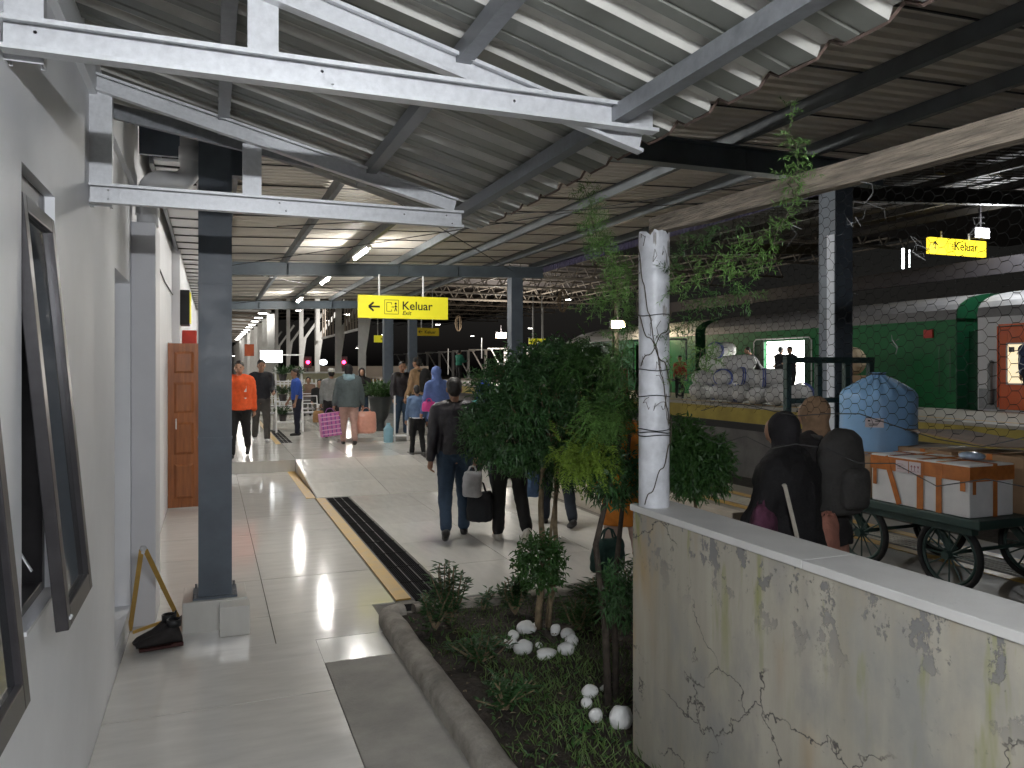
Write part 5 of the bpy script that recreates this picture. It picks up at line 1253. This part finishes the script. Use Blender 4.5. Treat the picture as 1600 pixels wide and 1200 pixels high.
def pot(x, y, z, r_, label, plant_r, grp='potted plants on the white rack', m=None, big=False, n=170):
    t = thing('potted_plant', (x, y, z), label, 'plant', grp)
    m = m or mat('dark_pot', (.04,.035,.035), .5, var=.3)
    if big: MB().lathe((x, y, z), [(r_*.75, 0), (r_*.78, .06), (r_*.45, .1), (r_*.42, .2), (r_*.8, .34), (r_*1.0, .6), (r_*1.1, .74), (r_*1.15, .78), (r_*1.0, .78), (r_*.95, .72)], 20).build('pot', m, t, smooth=True); zt_ = .75
    else: MB().lathe((x, y, z), [(r_*.7, 0), (r_, r_*1.5), (r_*1.1, r_*1.6), (r_*.9, r_*1.6)], 14).build('pot', m, t); zt_ = r_*1.5
    it = []
    for i in range(n):
        a = U(0, 6.28); p = Vector((x, y, z + zt_)) + Vector((math.cos(a), math.sin(a), 0))*plant_r*.3*rnd(); d = Vector((math.cos(a), math.sin(a), U(.4, 1.8))).normalized(); p = p + d*plant_r*rnd()*.9
        it.append((p, d + rdir()*.7, plant_r*U(.3, .5), plant_r*.14, Vector((0,0,1))))
    leaves('leaves', it, M_leafd if rnd() < .6 else M_leafm, t)
def rack(x, y, label):
    t = thing('plant_rack', (x, y, fz), label, 'rack', 'white tiered plant racks')
    for sx in (0, .6): 
        MB().bar((x+sx, y, fz), (x+sx, y+.3, fz+1.55), .04, .03).build('side_rail', M_white, t); MB().bar((x+sx, y+.6, fz), (x+sx, y+.3, fz+1.55), .04, .03).build('side_rail', M_white, t)
    for k in range(3): MB().box((x-.02, y + .02 + k*.06, fz + .22 + k*.48), (x+.62, y+.42 + k*.03, fz + .25 + k*.48)).build('shelf', M_white, t)
    for k in range(3):
        for j in range(2 if k else 1): pot(x + .16 + j*.3, y+.2, fz + .251 + k*.48, .10, 'potted plant on the %s shelf of the white rack, %s' % (['bottom', 'middle', 'top'][k], 'left' if j == 0 else 'right'), .22)
q = onz(432, 676, fz); rack(q.x, q.y, 'white tiered rack of potted plants right of the man in black')
q = onz(594, 678, fz); pot(q.x, q.y, fz + .08, .24, 'big dark urn planter with a leafy plant on the pale step', .42, grp='urn planters', m=mat('urn_black', (.035,.04,.04), .4, var=.2), big=True, n=320)
st = MB().box((2.4, 15.9, fz - .003), (4.45, 21.5, fz + .078)).build('podium', M_tilew, bevel=.006); tag(st, 'low pale tiled step under the urn planter', 'step')
q = onz(1, 1, fz)
o = MB().box((1.05, 27.4, fz + 1.9), (1.35, 27.5, fz + 2.3)).build('orange_panel', M_torange); tag(o, 'small orange panel beside the glowing screen', 'panel'); 
tn = thing('white_trolley', (4.7, 18.5, fz), 'white wheeled stand with a water bottle beside the man in black', 'trolley')
q = onz(627, 690, fz); tn.location = q; MB().box(q + Vector((-.15, 0, .1)), q + Vector((.15, .3, .12))).build('tray', M_white, tn); 
for sx in (-.15, .12): MB().box(q + Vector((sx, 0, 0)), q + Vector((sx+.03, .03, .95))).build('upright', M_white, tn)
wb = q + Vector((-.28, -.05, 0)); o = MB().lathe(wb, [(.09, 0), (.1, .04), (.1, .28), (.04, .36), (.04, .4)], 14).build('water_bottle', mat('blue_water_bottle', (.25,.45,.55), .15, var=.1)); tag(o, 'pale blue water bottle standing on the floor by the man in black', 'bottle')
# ------------------------------------------------------------------ people
def bake(mb, name, m, parent, voxel, wr=0, wf=9, smooth=2, add=None):
    me = bpy.data.meshes.new('raw'); me.from_pydata(mb.v, [], mb.f); o = bpy.data.objects.new('raw', me); col.objects.link(o)
    r = o.modifiers.new('r', 'REMESH'); r.mode = 'VOXEL'; r.voxel_size = voxel; r.use_smooth_shade = True
    s = o.modifiers.new('s', 'SMOOTH'); s.iterations = smooth; s.factor = .5
    dg = bpy.context.evaluated_depsgraph_get(); me2 = bpy.data.meshes.new_from_object(o.evaluated_get(dg)); bpy.data.objects.remove(o)
    if wr:
        nn = [v.normal.copy() for v in me2.vertices]
        for v, n in zip(me2.vertices, nn):
            p = v.co; v.co = p + n * wr * (noise.noise(Vector((p.x*wf, p.y*wf, p.z*wf*.7))) + .5*noise.noise(p*wf*2.4))
    me2.name = name; me2.materials.clear(); me2.materials.append(m)
    if add and add.v:
        bm = bmesh.new(); bm.from_mesh(me2); vv = [bm.verts.new(v) for v in add.v]
        for f in add.f:
            try: fc_ = bm.faces.new([vv[i] for i in f]); fc_.smooth = True
            except ValueError: pass
        bm.to_mesh(me2); bm.free()
    o2 = bpy.data.objects.new(name, me2); col.objects.link(o2); o2.parent = parent
    return o2
def ell(mb, rings, n=14):
    vs = []; k = len(rings)
    for (c, rx, ry) in rings:
        for j in range(n):
            a = 2*math.pi*j/n; vs.append((c[0] + rx*math.cos(a), c[1] + ry*math.sin(a), c[2]))
    fs = [(i*n+j, i*n+(j+1)%n, (i+1)*n+(j+1)%n, (i+1)*n+j) for i in range(k-1) for j in range(n)] + [tuple(range(n))[::-1], tuple(range((k-1)*n, k*n))]
    return mb.add(vs, fs)
def person(loc, rz, H, label, top, bottom, legs=((10, 5), (-12, 15)), arms=((10, 8, 10), (-10, 8, 10)), hair='short', head_turn=0, lean=3, voxel=.02,
           skirt=False, coat=0, hood=None, sleeves='long', topname='jacket', botname='trousers', shoe=(.015,.015,.016), hijab=None, cap=None, skin=M_skin, bulk=1.08, group=None, hairc=M_hair):
    t = thing('person', loc, label, 'person', group or 'travellers and staff at the station'); t.rotation_euler = (0, 0, rz)
    s = H; hipz = .52*s; ln = math.tan(R(lean))
    def D(p, q=0): p = R(p); q = R(q); return Vector((math.sin(q)*math.cos(p), math.sin(p)*math.cos(q), -math.cos(p)*math.cos(q)))
    J = {}
    low = 9
    for i, sx in enumerate((-1, 1)):
        a, kb = legs[i]; hp = Vector((sx*.052*s, 0, hipz)); kn = hp + D(a, sx*2)*.245*s; an = kn + D(a - kb, sx*1)*.235*s
        J[i] = [hp, kn, an]; low = min(low, an.z - .038*s)
    dz = Vector((0, 0, -low))
    for i in (0, 1): J[i] = [p + dz for p in J[i]]
    hz = hipz + dz.z
    def T(x, y, z): return Vector((x*s, y*s + (z*s - hz + dz.z*0)*ln if z*s > hz else y*s, z*s + dz.z*.999 - (0)))
    A = {}
    for i, sx in enumerate((-1, 1)):
        p_, q_, e_ = arms[i]; sh = T(sx*.108, 0, .805); el = sh + D(p_, sx*q_)*.17*s; wr_ = el + D(p_ + e_, sx*q_*.5)*.145*s; A[i] = [sh, el, wr_]
    b = bulk
    body = MB()
    tor = [(.47,.055,.045),(.50,.085,.058),(.54,.094,.064),(.60,.082,.056),(.66,.084,.056),(.72,.096,.062),(.77,.104,.060),(.805,.10,.052),(.83,.065,.040),(.845,.034,.032)]
    ell(body, [(T(0, 0, z), rx*s, ry*s) for z, rx, ry in tor])
    nb = T(0, 0, .83); hc = T(0, .012, .935); body.capsule(nb, T(0, .008, .89), .033*s, .030*s)
    ht = Matrix.Rotation(R(head_turn), 3, 'Z')
    def Hd(x, y, z): return hc + ht @ Vector((x*s, y*s, z*s))
    body.ball(hc + Vector((0, 0, .006*s)), (.046*s, .056*s, .060*s), 16, 12, rot=ht); body.ball(Hd(0, .014, -.030), (.036*s, .040*s, .036*s), 14, 10, rot=ht)
    body.capsule(Hd(0, .05, .004), Hd(0, .062, -.012), .007*s, .010*s, 8)
    for sx in (-1, 1): body.ball(Hd(sx*.047, -.004, -.006), (.006*s, .012*s, .018*s), 8, 6, rot=ht)
    for i in (0, 1):
        hp, kn, an = J[i]; body.capsule(hp, kn, .050*s, .034*s); body.capsule(kn, an, .032*s, .021*s)
        sh, el, wr_ = A[i]; body.capsule(sh, el, .030*s, .023*s); body.capsule(el, wr_, .023*s, .016*s)
    fing = MB()
    for i, sx in enumerate((-1, 1)):
        sh, el, wr_ = A[i]; d = (wr_ - el).normalized(); pal = wr_ + d*.045*s; body.capsule(wr_, pal, .016*s, .019*s, 8)
        s_ = d.cross(Vector((sx, 0, 0))); s_ = s_.normalized() if s_.length > .1 else Vector((0, 1, 0)); inn = Vector((-sx, 0, 0))
        for k, L_ in enumerate((.040, .046, .043, .034)):
            o_ = pal + s_*(.0135 - .009*k)*s; m1 = o_ + (d*.9 + inn*.35).normalized()*L_*.5*s; m2 = m1 + (d*.45 + inn*.9).normalized()*L_*.5*s
            fing.tube([o_ - d*.012*s, o_, m1, m2, m2 + (m2-m1)*.1], [.0055*s, .0052*s, .0048*s, .004*s, .0015*s], 6)
        th = wr_ + d*.015*s + s_*.012*s; fing.tube([th, th + (s_*.8 + d*.8).normalized()*.022*s, th + (s_*.5 + d*1.3 + inn*.4).normalized()*.040*s], [.0065*s, .006*s, .004*s], 6)
        J['h%d' % i] = pal + d*.03*s
    bo = bake(body, 'body', skin, t, voxel*.62, smooth=2, add=fing)
    # eyes and brows
    for sx in (-1, 1):
        e = MB().ball(Hd(sx*.019, .050, .006), (.0085*s, .005*s, .0045*s), 8, 6, rot=ht); loc_obj(e, 'eye', M_hair, t)
    e = MB().tube([Hd(-.015, .0535, -.037), Hd(0, .056, -.036), Hd(.015, .0535, -.037)], .0028*s, 5); loc_obj(e, 'mouth', mat('lips', (.25,.09,.07), .5), t)
    # trousers or skirt
    lo = MB(); ell(lo, [(T(0, 0, z), rx*s*b, ry*s*b) for z, rx, ry in ((.485,.07,.055),(.51,.097,.07),(.55,.102,.074),(.60,.092,.068))])
    if skirt:
        zb = .07 if skirt is True else skirt
        mid = (J[0][2] + J[1][2]) / 2
        ell(lo, [(Vector((mid.x, mid.y, zb*s)), .15*s, .13*s), (Vector((mid.x*.9, mid.y*.8, .2*s)), .14*s, .12*s), (Vector((0, mid.y*.4, .4*s + dz.z)), .115*s, .09*s), (T(0,0,.52), .10*s, .078*s)])
    else:
        for i in (0, 1):
            hp, kn, an = J[i]; ak = kn.lerp(an, .93); lo.capsule(hp, kn, .060*s*b, .045*s); lo.capsule(kn, ak, .044*s, .037*s)
    bake(lo, botname, bottom, t, voxel, wr=.011, smooth=3)
    # top
    up = MB(); z0 = .53 - coat
    rings = [(z0, .104 + coat*.12, .078 + coat*.12)] if coat else [(z0, .100, .075)]
    rings += [(.58, .102, .074), (.65, .100, .072), (.72, .112, .076), (.77, .119, .073), (.805, .113, .064), (.832, .068, .048), (.852, .043, .042)]
    ell(up, [(T(0, 0, z), rx*s*b, ry*s*b) for z, rx, ry in rings])
    for i in (0, 1):
        sh, el, wr_ = A[i]; up.capsule(sh, el, .040*s*b, .033*s*b)
        up.capsule(T((-1 if i == 0 else 1)*.045, 0, .828), sh + Vector((0, 0, .002*s)), .040*s*b, .041*s*b)
        if sleeves == 'long': up.capsule(el, el.lerp(wr_, .93), .033*s*b, .026*s*b)
        elif sleeves == 'short': pass
    if sleeves == 'none': pass
    uo = bake(up, topname, top, t, voxel, wr=.015, smooth=2)
    # shoes
    for i in (0, 1):
        hp, kn, an = J[i]; a, kb = legs[i]; pitch = R(max(-55, min(25, (a - kb)*.8)))
        f = Vector((0, math.cos(pitch), math.sin(pitch))); dn = Vector((0, math.sin(pitch), -math.cos(pitch)))
        sh_ = MB(); hl = an + dn*.022*s - f*.02*s; sh_.capsule(hl, an + dn*.024*s + f*.085*s, .024*s, .022*s); sh_.capsule(an, hl + f*.02*s, .026*s, .026*s)
        loc_obj(sh_, 'shoe', mat('shoe_%02d%02d' % (int(shoe[0]*99), int(shoe[2]*99)), shoe, .5), t, True)
    # hair / hijab / cap
    if hijab:
        hj = MB(); hj.ball(Hd(0, -.008, .008), (.056*s, .062*s, .068*s), 16, 12, rot=ht)
        ell(hj, [(T(0, .004, .745), .112*s, .082*s), (T(0, .002, .80), .108*s, .072*s), (T(0, 0, .84), .075*s, .055*s), (T(0, .002, .88), .052*s, .052*s), (T(0, .004, .93), .05*s, .052*s)])
        h = bake(hj, 'headscarf', hijab, t, voxel*.7, wr=.006, smooth=2)
        fm = MB().ball(Hd(0, .040, -.004), (.034*s, .026*s, .045*s), 14, 10, rot=ht); loc_obj(fm, 'face', skin, t, True)
        for sx in (-1, 1): loc_obj(MB().ball(Hd(sx*.016, .063, .008), (.007*s, .004*s, .004*s), 8, 6, rot=ht), 'eye', M_hair, t)
    elif hair:
        hr = MB(); n = 18; vs = []; 
        hr.ball(Hd(0, -.008, .026), (.050*s, .055*s, .052*s), 16, 12, rot=ht); hr.ball(Hd(0, -.026, .0), (.046*s, .042*s, .05*s), 14, 10, rot=ht)
        bake(hr, 'hair', hairc, t, voxel*.6, wr=.004, wf=30, smooth=1)
    if cap:
        cp = MB(); cp.ball(Hd(0, -.006, .03), (.054*s, .062*s, .046*s), 16, 10, rot=ht); bake(cp, 'cap', cap, t, voxel*.6, smooth=1)
    if hood:
        hd = MB(); hd.ball(T(0, -.045, .835), (.075*s, .05*s, .05*s), 14, 10); hd.capsule(T(-.05, .0, .86), T(.05, 0, .86), .035*s, .035*s); bake(hd, 'hood', hood, t, voxel, wr=.008)
    M_ = Matrix.Translation(Vector(loc)) @ Matrix.Rotation(rz, 4, 'Z')
    info = {'t': t, 'M': M_, 'hand': [M_ @ J['h0'], M_ @ J['h1']], 'T': lambda x, y, z: M_ @ T(x, y, z), 's': s, 'lT': T}
    return info
def loc_obj(mb, name, m, par, sm=False):
    me = bpy.data.meshes.new(name); me.from_pydata(mb.v, [], mb.f); me.materials.append(m); me.polygons.foreach_set('use_smooth', [sm]*len(me.polygons))
    o = bpy.data.objects.new(name, me); col.objects.link(o); o.parent = par; return o
def backpack(pi, m, label, w_=.3, h_=.42, d_=.17, front=False):
    s = pi['s']; c = pi['lT'](0, -.10, .72); t = thing('backpack', pi['M'] @ c, label, 'backpack'); t.rotation_euler = pi['t'].rotation_euler
    mb = MB(); n = 16; vs = []
    prof = [(-.5, .75), (-.45, .95), (-.2, 1.0), (.2, .97), (.38, .85), (.48, .55), (.52, .2)]
    ell(mb, [(Vector((0, 0, z*h_)), w_/2*k, d_/2*k) for z, k in prof]); bake(mb, 'bag_body', m, t, .016, wr=.01)
    pk = MB(); ell(pk, [(Vector((0, -d_*.42, z*h_)), w_*.34*k, d_*.28*k) for z, k in ((-.42, .7), (-.38, .95), (-.15, 1), (.02, .9), (.08, .5))]); bake(pk, 'front_pocket', m, t, .014, wr=.008)
    for sx in (-1, 1): loc_obj(MB().tube([(sx*.09, d_*.3, h_*.4), (sx*.11, d_*.5+.04, h_*.42), (sx*.13, d_*.5 + .12, h_*.25), (sx*.13, d_*.5+.10, -h_*.2)], .016, 6), 'strap', m, t)
def handbag(p, w_, h_, d_, m, label, rz=0, name='carrier_bag', handle=True, strap_m=None, drop=.14):
    t = thing(name, Vector(p) - Vector((0, 0, drop + h_)), label, 'bag'); t.rotation_euler = (0, 0, rz)
    mb = MB(); ell(mb, [(Vector((0, 0, z*h_)), w_/2*a, d_/2*b) for z, a, b in ((0, .8, .7), (.06, .98, 1), (.4, 1.03, 1.05), (.8, .98, .8), (1.0, .85, .3))]); bake(mb, 'bag_body', m, t, .014, wr=.012)
    if handle: 
        for sy in (-1, 1): loc_obj(MB().tube([(-w_*.22, sy*d_*.12, h_*.96), (-w_*.12, sy*.01, h_ + drop*.8), (0, 0, h_ + drop), (w_*.12, sy*.01, h_ + drop*.8), (w_*.22, sy*d_*.12, h_*.96)], .008, 5), 'handle', strap_m or m, t)
    return t
C = lambda n, c, **k: cloth(n, c, **k)
navy = C('navy_cloth', (.012,.014,.022)); blackc = C('black_cloth', (.010,.010,.011)); jeans = C('denim', (.025,.05,.09)); darkj = C('dark_denim', (.018,.026,.042))
orange = C('orange_jacket_cloth', (.75,.10,.02)); grey = C('grey_cloth', (.16,.165,.17)); greyg = C('grey_green_hoodie', (.075,.095,.10)); ltblue = C('pale_blue_hood', (.22,.33,.38))
blueshirt = C('royal_blue_shirt', (.02,.07,.33)); beige = C('beige_cloth', (.42,.37,.29)); brown = C('brown_shirt', (.28,.18,.10)); bhij = C('blue_scarf', (.11,.17,.40)); cyan = C('teal_cloth', (.12,.42,.42))
pinkb = C('pink_trousers', (.42,.26,.22)); khaki = C('dark_khaki', (.07,.065,.06)); green = C('green_jacket', (.03,.22,.15)); royal = C('royal_scarf', (.02,.06,.42))
vestb = C('boy_blue_vest', (.12,.19,.32)); leather = mat('dark_leather', (.016,.014,.020), .42, var=.5, scale=9, bump=.25, bscale=40, rvar=.1)
ZF = fz
def gf(px, py, z=0): return onz(px, py, z)
AW = 0.0   # facing away along +Y
# 1 main man in the dark jacket
p1 = person(gf(710, 838), R(-14), 1.64, 'man in a dark jacket and jeans walking away beside the round tree', leather, jeans, legs=((-22, 12), (16, 14)), arms=((-16, 10, 14), (8, 8, 12)), voxel=.014, lean=2, bulk=1.13, skin=mat('skin_tan', (.30,.16,.10), .5))
# 2 companion with bags
p2_ = person(gf(795, 842), R(-8), 1.66, 'walker in a beige top and black trousers half hidden by the round tree', beige, blackc, legs=((2, 2), (-12, 26)), arms=((8, 14, 18), (5, 8, 10)), voxel=.016, shoe=(.5,.48,.44), hair='short')
h = p2_['hand'][0]
handbag(atd(750, 752, 7.7), .27, .30, .22, C('black_bag_cloth', (.012,.014,.018)), 'round black cloth bag carried low by the walker in the beige top', R(-8), drop=.10)
handbag(atd(738, 728, 7.62), .20, .26, .14, mat('grey_plastic_bag', (.42,.43,.46), .3, var=.2, scale=10), 'crumpled pale grey plastic bag held above the black bag', R(-8), drop=.05)
p3 = person(gf(870, 820), R(-10), 1.62, 'walker in blue jeans behind the round tree', C('dark_blue_top', (.05,.07,.12)), darkj, legs=((14, 6), (-14, 14)), voxel=.02)
handbag(p3['hand'][0], .2, .3, .12, C('light_denim_bag', (.10,.18,.34)), 'blue bag hanging behind the tree trunks', drop=.1)
p4 = person(gf(757, 800), R(0), 1.58, 'woman in a bright blue headscarf and teal top beside the man in the dark jacket', cyan, navy, hijab=royal, voxel=.02)
# orange woman
p5 = person(gf(975, 905), R(5), 1.52, 'woman in an orange tunic partly hidden behind the slender tree', C('orange_tunic', (.62,.20,.02)), C('tunic_trousers', (.45,.33,.28)), coat=.22, hijab=C('dark_orange_scarf', (.35,.12,.02)), voxel=.018, legs=((6, 4), (-6, 8)))
handbag(atd(950, 825, 5.9), .30, .25, .2, C('dark_green_cool_bag', (.02,.055,.045)), 'dark green insulated bag with pale stripes carried left of the wall end', R(8), name='cool_bag', drop=.08)
# 6 blurred woman by the wall
wl = atd(1236, 660, 4.3); wl.z = 0
p6 = person(wl, R(28), 1.49, 'woman in a black headscarf and long black cardigan behind the concrete wall', C('black_cardigan', (.008,.007,.008)), C('patterned_skirt', (.14,.09,.10), var=.8), hijab=C('black_scarf', (.012,.010,.012)), skirt=True, coat=.12, bulk=1.5, arms=((10, 20, 24), (8, 14, 14)), voxel=.018, legs=((4, 2), (-4, 4)))
wl = atd(1283, 660, 4.75); wl.z = 0
p7 = person(wl, R(10), 1.56, 'person in a tan headscarf and dark coat right of the woman in black', C('dark_grey_coat', (.022,.019,.019)), C('salmon_trousers', (.36,.18,.13)), hijab=C('tan_scarf', (.25,.155,.09), var=.3), bulk=1.2, coat=.1, arms=((6, 12, 14), (6, 12, 10)), voxel=.018, legs=((8, 4), (-8, 10)))
backpack(p7, C('grey_backpack_cloth', (.05,.047,.044)), 'bulky grey backpack on the person in the tan headscarf', .38, .50, .22)
q = p6['T'](-.10, .02, .79); o = MB().tube([q, q + Vector((-.03, -.14, -.06)), q + Vector((.0, -.19, -.3)), q + Vector((.06, -.19, -.55))], .012, 6).build('bag_strap', C('cream_strap', (.55,.50,.42))); tag(o, 'cream shoulder strap across the back of the woman in black', 'strap')
handbag(atd(1195, 770, 4.15), .28, .22, .14, C('maroon_pattern_bag', (.10,.03,.06), var=.6), 'maroon patterned shoulder bag at the side of the woman in black', R(30), drop=.05)
handbag(atd(1292, 800, 4.4), .22, .24, .12, C('salmon_cloth_bag', (.42,.18,.13)), 'salmon pink cloth bag held behind the woman in black', R(20), drop=.02)

# staff and travellers on the upper floor
pO = person(gf(374, 714, ZF), R(172), 1.66, 'railway worker in an orange jacket walking towards the camera beside the column', orange, blackc, legs=((-16, 24), (14, 4)), arms=((-14, 8, 10), (12, 8, 16)), coat=.03, lean=2, bulk=1.22)
L = MB(); ell(L, [(pO['lT'](0, 0, .602), .113*1.66, .086*1.66), (pO['lT'](0, 0, .628), .112*1.66, .085*1.66)], 20); loc_obj(L, 'reflective_band', mat('reflective_band', (.75,.76,.78), .3), pO['t'])
loc_obj(MB().box((-.13, .135, 1.12), (-.09, .142, 1.22)), 'chest_badge', M_label, pO['t']) 
pB = person(gf(408, 690, ZF), R(180), 1.70, 'man in a black sweater and grey trousers walking towards the camera', C('black_sweater', (.012,.013,.018)), khaki, legs=((14, 4), (-12, 14)), arms=((18, 8, 60), (6, 10, 10)), shoe=(.6,.6,.6))
loc_obj(MB().box((-.11, .125, 1.24), (-.05, .132, 1.255)), 'chest_print', M_white, pB['t'])
pS = person(gf(464, 680, ZF), R(100), 1.50, 'guard in a royal blue shirt standing in profile', blueshirt, C('navy_trousers', (.012,.014,.03)), legs=((3, 2), (-3, 2)), arms=((4, 5, 10), (2, 4, 30)), sleeves='short', topname='shirt', head_turn=0)
pG = person(gf(518, 684, ZF), R(-5), 1.52, 'person in a light grey shirt and white cap walking away', C('light_grey_shirt', (.26,.27,.27)), blackc, legs=((12, 4), (-12, 16)), cap=C('white_cap', (.6,.6,.58)))
handbag(pG['hand'][0] + Vector((-.05, 0, 0)), .24, .26, .14, C('brown_bag', (.35,.20,.09)), 'brown bag held by the person in the light grey shirt', drop=.06)
pH = person(gf(545, 694, ZF), R(-4), 1.60, 'woman in a grey green hoodie and black headscarf carrying two bags', greyg, pinkb, legs=((10, 3), (-6, 14)), arms=((4, 16, 6), (4, 16, 6)), hijab=C('black_scarf', (.012,.010,.012)), hood=ltblue, coat=.06, bulk=1.28)
h = pH['hand']
tb_ = thing('chequered_bag', h[0] - Vector((.02, 0, .5)), 'pink and purple chequered carrier bag in the left hand of the woman in the hoodie', 'bag')
w_, hh_, dd_ = .44, .46, .16; tb_.rotation_euler = (0, R(-6), R(6))
loc_obj(MB().box((-w_/2, -dd_/2, 0), (w_/2, dd_/2, hh_)), 'bag_body', mat('pink_check', (.55,.16,.38), .35, var=.35, scale=18), tb_)
for i in range(5):
    loc_obj(MB().box((-w_/2 + .03 + i*.085, -dd_/2 - .003, .01), (-w_/2 + .055 + i*.085, -dd_/2 - .0005, hh_-.01)), 'check_stripe', mat('purple_stripe', (.25,.08,.30), .4), tb_); loc_obj(MB().box((-w_/2+.005, -dd_/2 - .006, .04 + i*.085), (w_/2-.005, -dd_/2 - .0035, .06 + i*.085)), 'check_stripe', mat('pale_pink_stripe', (.70,.45,.60), .4), tb_)
for sx in (-1, 1): loc_obj(MB().tube([(sx*.1, 0, hh_), (sx*.05, 0, hh_+.08), (0, 0, hh_+.09)], .009, 5), 'handle', mat('purple_stripe', (.25,.08,.30), .4), tb_)
handbag(h[1] + Vector((.05, -.05, .05)), .42, .44, .22, mat('peach_plastic', (.66,.32,.24), .35, var=.12, scale=6), 'peach plastic bag in the right hand of the woman in the hoodie', drop=.08)
handbag(h[1] + Vector((-.38, -.03, -.0)), .22, .1, .1, mat('red_orange_bag', (.62,.12,.03), .4), 'red orange parcel carried in front of the woman in the hoodie', drop=.02)
pW = person(gf(565, 672, ZF), R(176), 1.52, 'woman in a black headscarf facing the camera behind the hoodie', blackc, jeans, hijab=C('black_scarf', (.012,.010,.012)), bulk=1.08)
pJ = person(gf(627, 682, ZF), R(195), 1.66, 'man in a black leather jacket and jeans standing right of the urn planter', leather, jeans, legs=((3, 2), (-3, 2)), arms=((6, 20, 40), (6, 14, 20)), bulk=1.12, head_turn=-20)
pC = person(gf(655, 684, ZF), R(40), 1.76, 'tall man in a brown shirt and black cap with a backpack', brown, blackc, cap=blackc, sleeves='long', topname='shirt', bulk=1.1)
backpack(pC, blackc, 'large black backpack on the tall man in the cap', .34, .5, .2)
pK = person(gf(652, 711, ZF), R(0), 1.22, 'boy in a blue vest jacket with pale sleeves seen from behind', vestb, blackc, legs=((8, 3), (-8, 8)), voxel=.016, shoe=(.1,.1,.1))
for i in (0, 1): pass
L = MB(); ell(L, [(pK['lT'](0, 0, .535), .108*1.22, .082*1.22), (pK['lT'](0, 0, .55), .108*1.22, .082*1.22)], 20); loc_obj(L, 'white_hem', M_white, pK['t'])
pN = person(gf(684, 716, ZF), R(20), 1.56, 'woman in a long blue headscarf between the boy and the man in the dark jacket', bhij, C('dark_skirt', (.08,.07,.08)), hijab=bhij, skirt=True, coat=.1, bulk=1.1)
handbag(pN['T'](-.14, -.04, .66), .24, .17, .1, mat('hot_pink', (.78,.08,.35), .4), 'hot pink shoulder bag on the woman in the blue headscarf', drop=.05, name='shoulder_bag')
# far platform
def onp(px, X): q = onx(px, 620, X); return Vector((X, q.y, P2Z))
q = onx(717, 607, 12.0); 
pgj = person(Vector((12.9, onx(717, 600, 12.9).y, P2Z)), R(-60), 1.9, 'person in a green jacket and black shorts standing at the far platform edge', green, blackc, legs=((3, 2), (-3, 2)), arms=((30, 5, 70), (20, 5, 80)), voxel=.03)
for (px, X, lb, tp, rzz, zz) in ((1190, 15.9, 'dark figure bending in the lit carriage doorway, left', blackc, R(60), .02), (1218, 15.9, 'dark figure in the lit carriage doorway, centre', blackc, R(-80), .02), (1236, 15.6, 'dark figure beside the lit doorway, right', navy, R(100), 0),
     (1062, 13.4, 'man in a red brown shirt sitting left of the sack pile', C('red_brown_shirt', (.30,.05,.03)), R(150), 0), (1128, 15.0, 'dark figure standing behind the sack pile', C('dark_green_shirt', (.02,.04,.03)), R(170), 0),
     (925, 14.6, 'dark figure standing by the luggage trolley above the round tree', blackc, R(120), 0)):
    P = Vector((X, onx(px, 620, X).y, P2Z + zz))
    lean = 32 if 'bending' in lb else 4
    person(P, rzz, 1.55 if 'sitting' not in lb else 1.3, lb, tp, blackc, lean=lean, arms=((60, 10, 20), (50, 10, 20)) if 'doorway' in lb else ((10, 8, 20), (10, 8, 20)), voxel=.026)
P = Vector((15.2, onx(1612, 630, 15.2).y, P2Z)); person(P, R(90), 1.66, 'guard in a navy uniform at the orange carriage door, cut by the picture edge', C('navy_uniform', (.03,.05,.13)), C('navy_trousers', (.012,.014,.03)), voxel=.026)
# seated and distant people
for (px, py, X, lb, tp) in ((500, 655, 0, 'person in dark clothes sitting on the white bench behind the guard', blackc), (482, 640, 0, 'person in brown sitting on the farther bench', C('brown_top', (.16,.10,.07))), (533, 640, 0, 'person in black seated beyond the grey shirted walker', blackc)):
    g_ = gf(px, py + 8, ZF); person(g_ + Vector((0, 0, -.0)), R(170), 1.5, lb, tp, khaki, legs=((80, 80), (78, 82)), arms=((30, 6, 40), (30, 6, 40)), voxel=.026)
P = atd(632, 575, 48); P.z = .1; person(P, R(180), 1.7, 'distant figure in a white cap beyond the picket railing', grey, khaki, cap=C('white_cap', (.6,.6,.58)), voxel=.03)
